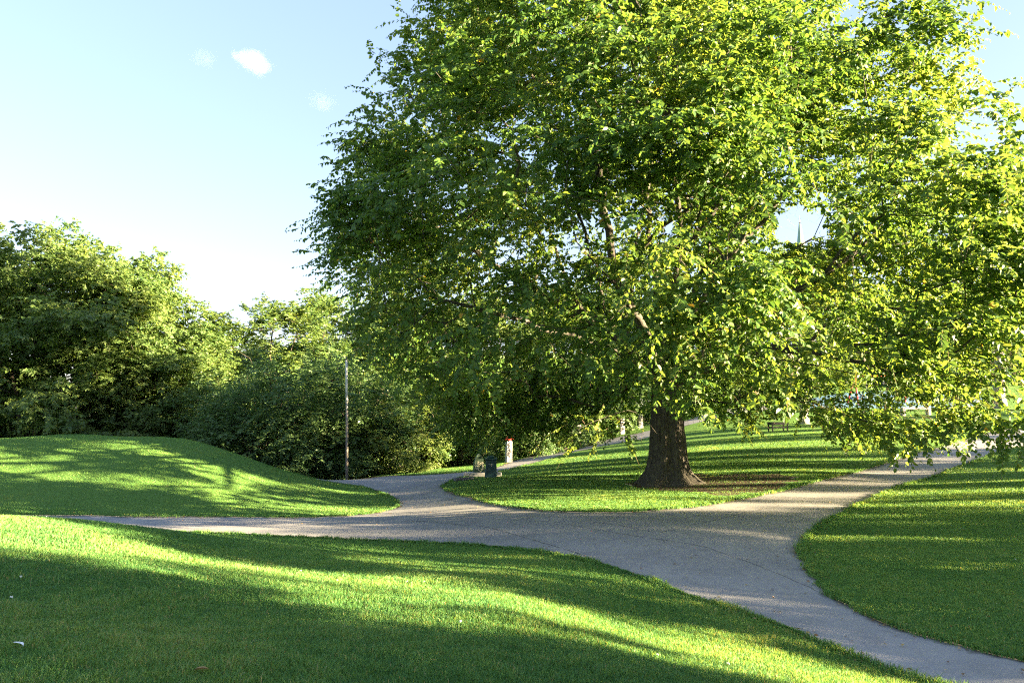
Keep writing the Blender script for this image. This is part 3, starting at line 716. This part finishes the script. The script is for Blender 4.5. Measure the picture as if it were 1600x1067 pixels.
put(maple, 205, 52, 2.1, .95, 'sunlit maple behind the right shoulder of the mound', 'tree', G_BG, scz=.87)
put(maple, 130, 51, 3.0, .93, 'maple between the dense left one and the sunlit one', 'tree', G_BG, scz=1.06)
put(maple, 268, 50.5, 5.2, .66, 'lower sunlit maple at the right end of the left group', 'tree', G_BG, scz=.64)
put(maple, -120, 52, 4.1, .95, 'maple standing beyond the left picture edge', 'tree', G_BG)
put(ash, 318, 60, 1.0, .80, 'narrow tree peeping up just right of the left maples', 'tree', G_BG, scz=.66)
put(ash, 425, 56, 2.0, 1.08, 'tall loose airy tree rising over the dark layered trees', 'tree', G_BG, True, scz=.84)
put(ash, 500, 58, 3.6, 1.1, 'thin leafed tree behind the slender wooden pole', 'tree', G_BG, scz=.88)
put(maple, 650, 64, 1.2, .85, 'yellow green tree behind the pale shrub at the road', 'tree', G_BG, scz=.82)
put(maple, 770, 60, 3.3, .80, 'dense tree behind the litter bin under the elm boughs', 'tree', G_BG)
put(maple, 930, 72, 5.0, .85, 'distant maple seen just left of the elm trunk', 'tree', G_BG)
put(maple, 1090, 88, .7, .85, 'distant maple seen just right of the elm trunk', 'tree', G_BG)
put(maple, 1250, 98, 2.7, .95, 'far tree crown below the church spire', 'tree', G_BG, scz=1.15)
put(maple, 1400, 95, 4.2, .80, 'far tree behind the playground swing', 'tree', G_BG)
put(maple, 380, 78, 5.5, .8, 'hazy far tree behind the airy tree left of the pole', 'tree', G_BG)
put(maple, 560, 84, .2, .8, 'far tree filling the gap behind the wooden pole', 'tree', G_BG)
G_DW = 'dark layered trees along the road'
put(dog, 425, 42, .4, 1.0, 'dark layered tree nearest the end of the mound', 'tree', G_DW, True, scz=.85)
put(dog, 490, 43, 2.4, 1.02, 'dark layered tree left of the wooden pole', 'tree', G_DW)
put(dog, 560, 44.5, 4.4, .9, 'dark layered tree just behind the wooden pole', 'tree', G_DW)
put(dog, 385, 48, 1.4, 1.0, 'dark layered tree half hidden behind the mound crest', 'tree', G_DW)
G_SH = 'bushes beside the road and upper path'
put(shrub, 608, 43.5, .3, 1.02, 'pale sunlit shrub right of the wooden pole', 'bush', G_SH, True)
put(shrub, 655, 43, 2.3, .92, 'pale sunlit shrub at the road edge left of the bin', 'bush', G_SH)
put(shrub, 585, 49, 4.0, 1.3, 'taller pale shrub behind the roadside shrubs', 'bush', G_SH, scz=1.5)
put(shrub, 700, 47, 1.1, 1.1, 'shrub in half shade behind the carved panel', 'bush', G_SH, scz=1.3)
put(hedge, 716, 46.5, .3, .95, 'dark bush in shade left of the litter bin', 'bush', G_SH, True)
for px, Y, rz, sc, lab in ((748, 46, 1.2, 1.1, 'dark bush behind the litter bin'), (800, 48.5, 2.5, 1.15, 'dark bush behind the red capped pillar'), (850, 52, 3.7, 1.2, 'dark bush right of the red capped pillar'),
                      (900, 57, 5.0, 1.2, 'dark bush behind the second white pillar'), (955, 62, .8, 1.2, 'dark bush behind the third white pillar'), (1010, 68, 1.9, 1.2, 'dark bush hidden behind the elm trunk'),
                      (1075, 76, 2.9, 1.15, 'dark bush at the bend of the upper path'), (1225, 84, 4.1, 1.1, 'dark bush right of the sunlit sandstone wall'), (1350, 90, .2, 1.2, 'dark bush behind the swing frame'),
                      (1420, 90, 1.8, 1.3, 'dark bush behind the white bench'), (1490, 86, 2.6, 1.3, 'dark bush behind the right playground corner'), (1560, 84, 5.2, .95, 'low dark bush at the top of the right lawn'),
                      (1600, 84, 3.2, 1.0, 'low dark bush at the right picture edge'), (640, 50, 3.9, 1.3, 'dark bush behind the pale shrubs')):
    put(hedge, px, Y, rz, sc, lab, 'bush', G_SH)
# second park tree on the upper lawn with a pale trunk, and the one at the right
lime = make_tree('lime_tree', [(4.2, 4.0), (6, 6.0), (10, 6.6), (13, 5.2), (15.5, 2.4), (16.5, .5)], 3.6, .34, 420, 8, 12, 1.2, .22, M['elm_leaf'], M['bark_pale'], 77, .4, .45, .3)
gx = G(1257, 662)
place(lime, gx[0], gx[1], .5, 1.0, True, scz=.70); tag(lime, 'tree with pale trunk on the upper lawn right of the small table', 'tree', 'trees on the upper lawn')
gx = (X(1560, 56), 56.0); o = place(lime, gx[0], gx[1], 2.0, 1.25, scz=1.30); tag(o, 'tall sunny tree above the far end of the right path', 'tree', 'trees on the upper lawn')

# trees outside the picture whose long evening shadows cross the lawns
ux, uy = math.cos(SUN_PHI), -math.sin(SUN_PHI); sx, sy = math.sin(SUN_PHI), math.cos(SUN_PHI)
for (u, s, rz, sc, lab, pr) in ((30, -.8, .4, .86, 'park maple behind the camera to the right, shading the near lawn', maple),
                            (18, 3.2, .9, .42, 'small round maple beside the camera to the right', maple),
                            (46, -3.5, 2.9, .80, 'big maple behind those shading the near lawn', maple),
                            (43, 1.8, 1.9, .58, 'smaller park maple behind the one shading the near lawn', maple),
                            (24, 12.5, 2.2, .47, 'small round maple just right of the picture, shading the right lawn', maple),
                            (33, 11.6, 4.0, .34, 'young maple just outside the right picture edge', maple),
                            (40, 16.5, 5.0, .50, 'low round maple farther right, shading the right lawn', maple),
                            (52, 19.5, 3.4, .58, 'airy tree right of the picture, shading the path', ash),
                            (38, 30.4, 5.1, (.34, .75), 'narrow maple right of the picture, shading the right path', maple),
                            (60, 35.6, 1.0, (.26, .80), 'slim upright maple right of the picture, nearest of its row', maple),
                            (62, 42.3, 3.0, (.22, .85), 'slim upright maple right of the picture, second of its row', maple),
                            (63, 46.6, 4.0, (.12, .80), 'slim upright maple right of the picture, third of its row', maple),
                            (64, 50.6, 5.0, (.18, .80), 'slim upright maple right of the picture, last of its row', maple),
                            (54, 25.2, 2.6, (.42, .72), 'thin airy tree right of the picture, shading the foot of the big tree', ash),
                            (78, 58.0, 2.0, .70, 'farthest airy tree right of the picture on the slope', ash),
                            (26, -12.0, 4.4, .80, 'park maple well behind the camera', maple)):
    s1, s2 = sc if isinstance(sc, tuple) else (sc, sc); o = place(pr, u * ux + s * sx, u * uy + s * sy, rz, s1, scz=s2); tag(o, lab, 'tree', 'trees outside the picture casting the evening shadows')

# ------------------------------------------------------------------ objects
def thing(name, p, label, cat, rz=0.0, group=None):
    return tag(empty(name, p, rz), label, cat, group)
# litter bin
b = G(767, 746); bx, by, bz = b
t = thing('litter_bin', b, 'dark teal tapered litter bin with hooded lid at the path corner', 'litter bin', .08)
k = MB(); k.box((0, 0, 0), (.50, .46, .82), 1.0, .02)
o = k.build('body', M['bin_paint'], t)
me = o.data
for v_ in me.vertices: s_ = 1.08 - .13 * v_.co.z / .82; v_.co.x *= s_; v_.co.y *= s_
k = MB(); k.box((0, 0, .82), (.56, .52, .07), .98, .012); lid = k.build('lid', M['bin_lid'], t)
k = MB(); k.box((0, -.02, .89), (.34, .30, .10), .86, .015); k.build('hood', M['bin_lid'], lid)
k = MB()
for i, (x0, w_) in enumerate(((-.09, .05), (-.03, .04), (.02, .05), (.075, .05))): k.box((x0, -.249, .60), (w_, .008, .022))
k.build('lettering', M['mark'], t)
k = MB(); k.box((.0, -.249, .545), (.05, .008, .022)); k.build('emblem', M['mark'], t)
# carved / painted arched panel on its pale plinth, beside the bin
b2 = G(748, 745)
t = thing('arched_panel', b2 + np.array([0, .25, 0]), 'green arched panel with cream branching pattern left of the litter bin', 'sculpture', .25)
ol_ = [(-.28, 0), (.28, 0), (.29, .45), (.25, .72), (.17, .95), (.07, 1.10), (-.02, 1.14), (-.10, 1.08), (-.19, .90), (-.27, .65), (-.30, .4)]
vs_ = [(x, -.09, z) for x, z in ol_] + [(x, .09, z) for x, z in ol_]; n_ = len(ol_)
k = MB(); k.add(vs_, [list(range(n_)), list(range(n_, 2 * n_))[::-1]] + [[i, i + n_, (i + 1) % n_ + n_, (i + 1) % n_] for i in range(n_)])
k.build('panel', M['green_paint'], t)
k = MB(); rr_ = random.Random(4)
def branch(x, z, a, L, w, d):
    x2, z2 = x + math.sin(a) * L, z + math.cos(a) * L
    if abs(x2) > .25 or z2 > .88: return
    nx, nz = math.cos(a) * w / 2, -math.sin(a) * w / 2
    k.add([(x - nx, -.094, z - nz), (x + nx, -.094, z + nz), (x2 + nx * .8, -.094, z2 + nz * .8), (x2 - nx * .8, -.094, z2 - nz * .8)] + [(x - nx, -.088, z - nz), (x + nx, -.088, z + nz), (x2 + nx * .8, -.088, z2 + nz * .8), (x2 - nx * .8, -.088, z2 - nz * .8)],
          [[0, 1, 2, 3], [7, 6, 5, 4], [0, 4, 5, 1], [1, 5, 6, 2], [2, 6, 7, 3], [3, 7, 4, 0]])
    if d > 0:
        for s_ in (-1, 1): branch(x2, z2, a + s_ * (.45 + .5 * rr_.random()), L * (.72 + .2 * rr_.random()), w * .85, d - 1)
branch(.10, .02, -.15, .22, .055, 5); branch(-.02, .30, -.6, .14, .045, 4); branch(.12, .35, .3, .12, .04, 4)
k.build('branch_pattern', M['cream'], t)
t2 = thing('plinth', b2 + np.array([-.25, .0, -.02]), 'low pale concrete block lying left of the litter bin', 'stone block', .05)
k = MB(); k.box((0, 0, 0), (1.05, .7, .24), 1, .02); k.build('block', M['concrete'], t2)
t2.location.y += .15; 
b3 = G(779, 744); t3 = thing('stone_block', b3 + np.array([0, .1, -.05]), 'small pale block lying right of the litter bin', 'stone block', .1)
k = MB(); k.box((0, 0, 0), (.30, .3, .24), 1, .02); k.build('block', M['white'], t3)
b4 = G(725, 750); t4 = thing('kerb_stone', b4 + np.array([0, 0, -.03]), 'dark kerb stone at the sharp corner of the lawn', 'kerb', .5)
k = MB(); k.box((0, 0, 0), (.95, .22, .15), 1, .02); k.build('block', M['kerb'], t4)
# white pillars along the upper path
def pillar(pt, hgt, w_, label, red, rz=0.0):
    t = thing('pillar', pt, label, 'pillar', rz, 'white pillars beside the upper path')
    k = MB(); k.box((0, 0, 0), (w_, w_, hgt), .98, .02); k.build('shaft', M['white'], t)
    k = MB(); k.box((0, 0, 0), (w_ + .02, w_ + .02, .22), 1, .01); k.build('foot', M['concrete'], t)
    rr_ = random.Random(int(hgt * 100)); k = MB()
    for i in range(44):
        z0 = .28 + rr_.random() * (hgt - .4); x0 = -w_ / 2 + .03 + rr_.random() * w_ * .45; L = .04 + .09 * rr_.random(); a = rr_.random() * 3.1
        dx_, dz_ = math.cos(a) * L, math.sin(a) * L; nx, nz = -math.sin(a) * .028, math.cos(a) * .028; yy = -w_ / 2 - .005
        k.add([(x0 - nx, yy, z0 - nz), (x0 + nx, yy, z0 + nz), (x0 + dx_ + nx, yy, z0 + dz_ + nz), (x0 + dx_ - nx, yy, z0 + dz_ - nz)], [[0, 1, 2, 3]])
    k.build('painted_marks', M['metal'], t)
    if red:
        k = MB(); k.box((0, 0, hgt), (w_ + .12, w_ + .12, .10), 1, .02); k.box((0, 0, hgt + .10), (w_ * .9, w_ * .9, .16), .5, .02); k.build('cap', M['red'], t)
    return t
pillar(G(795, 722), 1.32, .36, 'white graffiti marked pillar with a red cap behind the bin', True, .35)
pillar(G(904, 691), 1.45, .36, 'white pillar among hanging leaves left of the elm trunk', False, .2)
pillar(G(972, 678), 1.3, .34, 'white pillar just left of the elm trunk', False, .2)
pillar(G(1001, 669), 1.3, .34, 'white pillar touching the left outline of the elm trunk', False, .2)
# wooden pole
pb = P(542, 747, 38.3); pb[2] = H1(pb[0], pb[1])
t = thing('utility_pole', pb, 'slender weathered wooden pole standing in the trees by the road', 'pole')
k = MB(); k.tube([(0, 0, -.2), (-.06, 0, 2.6), (-.10, 0, 3.9)], [.08, .07, .065], 12); k.build('lower_shaft', M['pole'], t, True)
k = MB(); k.tube([(-.10, 0, 3.9), (-.2, 0, 6.7)], [.067, .055], 12); k.build('upper_shaft', M['pole_top'], t, True)
k = MB(); k.tube([(-.2, 0, 6.7), (-.2, 0, 6.78), (-.2, 0, 6.86)], [.065, .065, .03], 12); k.build('cap', M['metal'], t, True)
# small dark table on the upper lawn
tb_ = G(1216, 674); s_ = tb_[1] / F
t = thing('park_table', tb_, 'small dark table standing on the upper lawn under drooping leaves', 'table', .15)
w_, d_, h_ = 1.15, .62, .60
k = MB()
for i in range(4): k.box((0, -d_ / 2 + .078 + i * .155, h_ - .17), (w_, .145, .17), 1, .008)
k.build('table_top', M['dark_wood'], t)
for x_, y_ in ((-1, -1), (1, -1), (-1, 1), (1, 1)):
    k = MB(); k.box((x_ * (w_ / 2 - .06) * (1 if y_ > 0 else .98), y_ * (d_ / 2 - .06), 0), (.07, .07, h_ - .172), 1, .006); k.build('leg', M['dark_wood'], t)
k = MB(); k.box((0, -d_ / 2 + .06, .24), (w_ - .2, .04, .05)); k.box((0, d_ / 2 - .06, .24), (w_ - .2, .04, .05)); k.build('stretcher', M['dark_wood'], t)
# white bench by the playground
wb = G(1431, 649)
t = thing('bench', wb, 'low white bench at the near edge of the blue playground', 'bench', -.03)
bw = 43 / F * wb[1]; bh = 12.5 / F * wb[1]
k = MB(); k.box((0, 0, bh - .16), (bw, .5, .16), 1, .02); k.build('seat', M['white'], t)
for s_ in (-1, 1): k = MB(); k.box((s_ * (bw / 2 - .11), 0, -.05), (.20, .46, bh - .112), 1, .01); k.build('leg', M['white'], t)
# swing frame
sp_ = G(1378, 630); 
t = thing('swing_frame', sp_, 'red playground swing frame seen through the leaves', 'swing', .05)
zb = 0
for s_ in (-1, 1):
    for q in (-1, 1):
        k = MB(); k.tube([(s_ * 3.0 , q * 1.0, -.1), (s_ * 2.6, 0, 2.7)], .08, 8); k.build('leg', M['red'], t, True)
k = MB(); k.tube([(-2.75, 0, 2.7), (2.75, 0, 2.7)], .07, 8); k.build('top_bar', M['red'], t, True)
for x_ in (-1.2, 1.2):
    k = MB(); k.tube([(x_ - .25, 0, 2.65), (x_ - .25, 0, .5)], .014, 4); k.tube([(x_ + .25, 0, 2.65), (x_ + .25, 0, .5)], .014, 4); ch_ = k.build('chain', M['metal'], t)
    k = MB(); k.box((x_, 0, .46), (.55, .22, .04), 1, .01); k.build('swing_seat', M['metal'], ch_)
# play tower with red roof further right
tp = P(1422, 636, 74); tp[2] = H1(tp[0], tp[1])
t = thing('play_tower', tp, 'small play tower with a red roof behind the white bench', 'play tower', .3)
for x_ in (-.6, .6):
    for y_ in (-.6, .6): k = MB(); k.box((x_, y_, -.1), (.1, .1, 2.2)); k.build('post', M['dark_wood'], t)
k = MB(); k.box((0, 0, 1.0), (1.24, 1.24, .08)); k.build('platform', M['dark_wood'], t)
k = MB(); k.add([(-.85, -.85, 2.1), (.85, -.85, 2.1), (.85, .85, 2.1), (-.85, .85, 2.1), (0, 0, 2.8)], [[0, 1, 4], [1, 2, 4], [2, 3, 4], [3, 0, 4], [3, 2, 1, 0]]); k.build('roof', M['red'], t)
# buildings far behind
def house(name, x, y, w_, d_, h_, wallm, roofm, label, rz=0.0, roof=2.0, floors=2, cols=4):
    t = thing(name, (x, y, H1(x, y) - .3), label, 'building', rz)
    k = MB(); k.box((0, 0, 0), (w_, d_, h_)); k.build('wall', wallm, t)
    k = MB(); a_, b_ = w_ / 2 + .35, d_ / 2 + .35
    k.add([(-a_, -b_, h_), (a_, -b_, h_), (a_, b_, h_), (-a_, b_, h_), (-a_ * .75, 0, h_ + roof), (a_ * .75, 0, h_ + roof)], [[0, 1, 5, 4], [1, 2, 5], [2, 3, 4, 5], [3, 0, 4], [3, 2, 1, 0]])
    rf = k.build('roof', roofm, t)
    k = MB(); k.box((w_ * .2, 0, h_ + roof * .6), (.7, .7, roof * .4 + .8)); k.build('chimney', wallm, rf)
    fh = h_ / floors
    for fl in range(floors):
        for c_ in range(cols):
            xx = -w_ / 2 + w_ * (c_ + .5) / cols; zz = fl * fh + fh * .3
            k = MB(); k.box((xx, -d_ / 2 - .01, zz), (1.2, .06, 1.5)); wi = k.build('window', M['white'], t)
            k = MB(); k.box((xx - .26, -d_ / 2 - .03, zz + .1), (.46, .05, 1.3)); k.box((xx + .26, -d_ / 2 - .03, zz + .1), (.46, .05, 1.3)); k.build('pane', M['glass'], wi)
    return t
house('house', X(1300, 104), 104, 11, 8, 5.5, M['grey_render'], M['slate'], 'pale grey rendered house behind the playground', .1)
house('house', X(1640, 98), 98, 11, 9, 7.5, M['white_render'], M['slate'], 'white house behind the hedge at the right edge', -.1)
house('house', X(505, 74), 74, 10, 8, 6.5, M['brick'], M['slate'], 'red brick house glimpsed through the trees behind the wooden pole', .1)
# sunlit garden wall
x0, y0 = X(1165, 88), 88.0
t = thing('garden_wall', (x0, y0, H1(x0, y0) - .2), 'sunlit sandstone wall at the end of the upper path', 'wall', .35)
k = MB(); k.box((0, 0, 0), (8.5, .4, 2.6)); k.build('masonry', M['sand_wall'], t)
k = MB(); k.box((0, 0, 2.6), (8.6, .52, .1), 1, .02); k.build('coping', M['concrete'], t)
# church with a slim spire, far away
cx_, cyy = X(1261, 420), 420.0; cz = H1(cx_, cyy)
ztip = P(1261, 338, 420)[2]; z1 = P(1261, 385, 420)[2]
t = thing('church_spire', (cx_, cyy, cz), 'slim pale green church spire seen far off through a gap in the leaves', 'church')
k = MB(); k.box((0, 0, 0), (9, 9, z1 - cz - 26), .98); k.box((0, 0, z1 - cz - 26), (9.8, 9.8, 1.0)); k.build('tower', M['stone'], t)
for sxx in (-1.6, 1.6):
    k = MB(); k.box((sxx, -4.45, z1 - cz - 38), (1.4, .3, 6)); k.build('belfry_opening', M['glass'], t)
k = MB(); hs_ = z1 - cz - 25; ht = P(1261, 350, 420)[2] - cz; nn_ = 8; vs_ = []
for (rr2, zz) in ((6.6, hs_), (5.2, hs_ + 3), (.6, ht)): vs_ += [(math.cos(a_ * math.pi / 4 + .39) * rr2, math.sin(a_ * math.pi / 4 + .39) * rr2, zz) for a_ in range(8)]
k.add(vs_, [[j * 8 + i, j * 8 + (i + 1) % 8, (j + 1) * 8 + (i + 1) % 8, (j + 1) * 8 + i] for j in range(2) for i in range(8)] + [[16 + i for i in range(8)]])
spire = k.build('spire', M['copper'], t)
k = MB(); k.tube([(0, 0, ht - .3), (0, 0, ztip - cz)], [.30, .08], 6); k.tube([(0, 0, ht + .2), (0, 0, ht + .6), (0, 0, ht + 1.0)], [.2, .75, .2], 8); k.box((0, 0, ztip - cz - 2.0), (1.8, .22, .22)); k.build('finial', M['metal'], spire)

# ------------------------------------------------------------------ small litter of the lawn and path
def scatter_flat(name, n, fn, size, mat, seed, dz, label, cat):
    rs = np.random.RandomState(seed); q = fn(rs, n); z = height(q[:, 0], q[:, 1]) + dz
    p = np.c_[q, z]; m_ = len(q); a_ = rs.rand(m_) * 6.28; d = np.c_[np.cos(a_), np.sin(a_), .25 * rs.rand(m_)]; nn = np.c_[rs.randn(m_, 2) * .35, np.ones(m_)]
    v, f, kv = leaves(p, d, nn, size * (.5 + rs.rand(m_)), .6)
    o = mesh_obj(name, v, f, mat, attr={'tint': np.repeat(rs.rand(m_), kv)}); return tag(o, label, cat, kind='stuff')
def near_edges(rs, n):
    k = rs.randint(0, len(PATH), n); q = PATH[k] + rs.randn(n, 2) * np.where(rs.rand(n) < .75, .10, .7)[:, None]
    px, py = proj(np.c_[q, height(q[:, 0], q[:, 1])]); m_ = (px > -50) & (px < 1650) & (q[:, 1] < 45) & (q[:, 1] > 2); return q[m_]
scatter_flat('fallen_leaves', 5000, near_edges, .05, M['dead_leaf'], 5, .008, 'small dry fallen leaves along the path edges', 'leaves')
def on_path(rs, n):
    q = np.c_[rs.uniform(-8, 14, n), rs.uniform(6, 30, n)]; return q[in_poly(q[:, 0], q[:, 1], PATH)]
scatter_flat('leaf_litter', 600, on_path, .04, M['dead_leaf'], 6, -.004, 'tiny leaf scraps lying on the asphalt', 'leaves')
def on_lawn(rs, n):
    y = rs.uniform(4, 22, n); x = rs.uniform(-.75, .75, n) * y; q = np.c_[x, y]; return q[~in_poly(q[:, 0], q[:, 1], PATH)]
rs5 = np.random.RandomState(12); q5 = on_lawn(rs5, 30); k = MB()
for (x_, y_) in q5:
    z_ = H1(x_, y_) + .045; R_ = .005
    for j in range(3): k.tube([(x_ + rs5.randn() * .004, y_ + rs5.randn() * .004, z_ - .006), (x_ + rs5.randn() * .006, y_ + rs5.randn() * .006, z_ + .006)], [R_ * .7, R_], 6)
o = k.build('clover_flowers', M['petal']); tag(o, 'tiny white clover flowers dotted over the lawn', 'flowers', kind='stuff')
# white feather lower left, dry leaf at the bottom edge
fp = G(28, 1017); t = thing('feather', fp + np.array([0, 0, .045]), 'curved white feather on the grass near the lower left corner', 'feather', -.5)
k = MB(); k.tube([(-.06, 0, 0), (-.02, .012, .006), (.03, .012, .004), (.075, -.01, 0)], [.0015, .002, .002, .001], 5); k.build('shaft', M['feather'], t)
k = MB(); vs_ = []; 
for i in range(9):
    u = i / 8; x_ = -.055 + .11 * u; yy = .014 * math.sin(math.pi * u); w_ = .008 * math.sin(math.pi * (u * .9 + .05)) + .001; vs_ += [(x_, yy + w_, .005), (x_, yy - w_, .003)]
k.add(vs_, [[2 * i, 2 * i + 1, 2 * i + 3, 2 * i + 2] for i in range(8)]); k.build('vane', M['feather'], t)
fp = G(312, 1060); v, f, kv = leaves(np.array([[-.04, 0, 0.]]), np.array([[1., .2, .15]]), np.array([[.1, 0.2, 1.]]), np.array([.085]), .6)
o = mesh_obj('dry_leaf', v, f, M['dead_leaf'], attr={'tint': np.full(6, .6)}); o.location = fp + np.array([0, 0, .05]); tag(o, 'single orange brown leaf lying at the bottom edge of the lawn', 'leaf')

# ------------------------------------------------------------------ clouds: small fair weather puffs, real volumes
m = bpy.data.materials.new('cloud'); m.use_nodes = True; nt = m.node_tree; nt.nodes.clear()
o_ = nt.nodes.new('ShaderNodeOutputMaterial'); pv = nt.nodes.new('ShaderNodeVolumePrincipled'); tc = nt.nodes.new('ShaderNodeTexCoord'); nz_ = nt.nodes.new('ShaderNodeTexNoise')
ln_ = nt.nodes.new('ShaderNodeVectorMath'); ln_.operation = 'LENGTH'; nt.links.new(tc.outputs['Object'], ln_.inputs[0]); nt.links.new(tc.outputs['Object'], nz_.inputs['Vector'])
nz_.inputs['Scale'].default_value = 1.7; nz_.inputs['Detail'].default_value = 5; nz_.inputs['Roughness'].default_value = .6
def mth(op, a, b_):
    x = nt.nodes.new('ShaderNodeMath'); x.operation = op
    for s__, v__ in ((x.inputs[0], a), (x.inputs[1], b_)):
        if isinstance(v__, bpy.types.NodeSocket): nt.links.new(v__, s__)
        else: s__.default_value = v__
    return x.outputs[0]
oi_ = nt.nodes.new('ShaderNodeObjectInfo')
dn = mth('MULTIPLY', mth('MAXIMUM', mth('SUBTRACT', mth('ADD', mth('SUBTRACT', 1.0, ln_.outputs['Value']), mth('MULTIPLY', mth('SUBTRACT', nz_.outputs['Fac'], .5), 1.7)), .12), 0), mth('MULTIPLY', oi_.outputs['Alpha'], .035))
nt.links.new(dn, pv.inputs['Density']); pv.inputs['Color'].default_value = (1, 1, 1, 1); pv.inputs['Anisotropy'].default_value = .2
nt.links.new(pv.outputs[0], o_.inputs['Volume'])
import bmesh
for (px, py, w_, h_, lab, dens) in ((396, 97, 36, 23, 'small bright white puff of cloud in the blue sky', .7), (320, 92, 26, 20, 'faint wisp of cloud left of the bright puff', .10), (503, 160, 40, 8, 'thin flat wisp of cloud left of the elm crown', .15)):
    c_ = P(px, py, 600); bm = bmesh.new(); bmesh.ops.create_icosphere(bm, subdivisions=3, radius=1.25)
    me = bpy.data.meshes.new('cloud'); bm.to_mesh(me); bm.free(); me.materials.append(m)
    o = bpy.data.objects.new('cloud', me); COL.objects.link(o); o.location = c_; o.rotation_euler = (0, 0, px * .01)
    o.color = (1, 1, 1, dens)
    o.scale = (w_ / F * 600, w_ / F * 600 * .7, h_ / F * 600); tag(o, lab, 'cloud', 'small clouds')
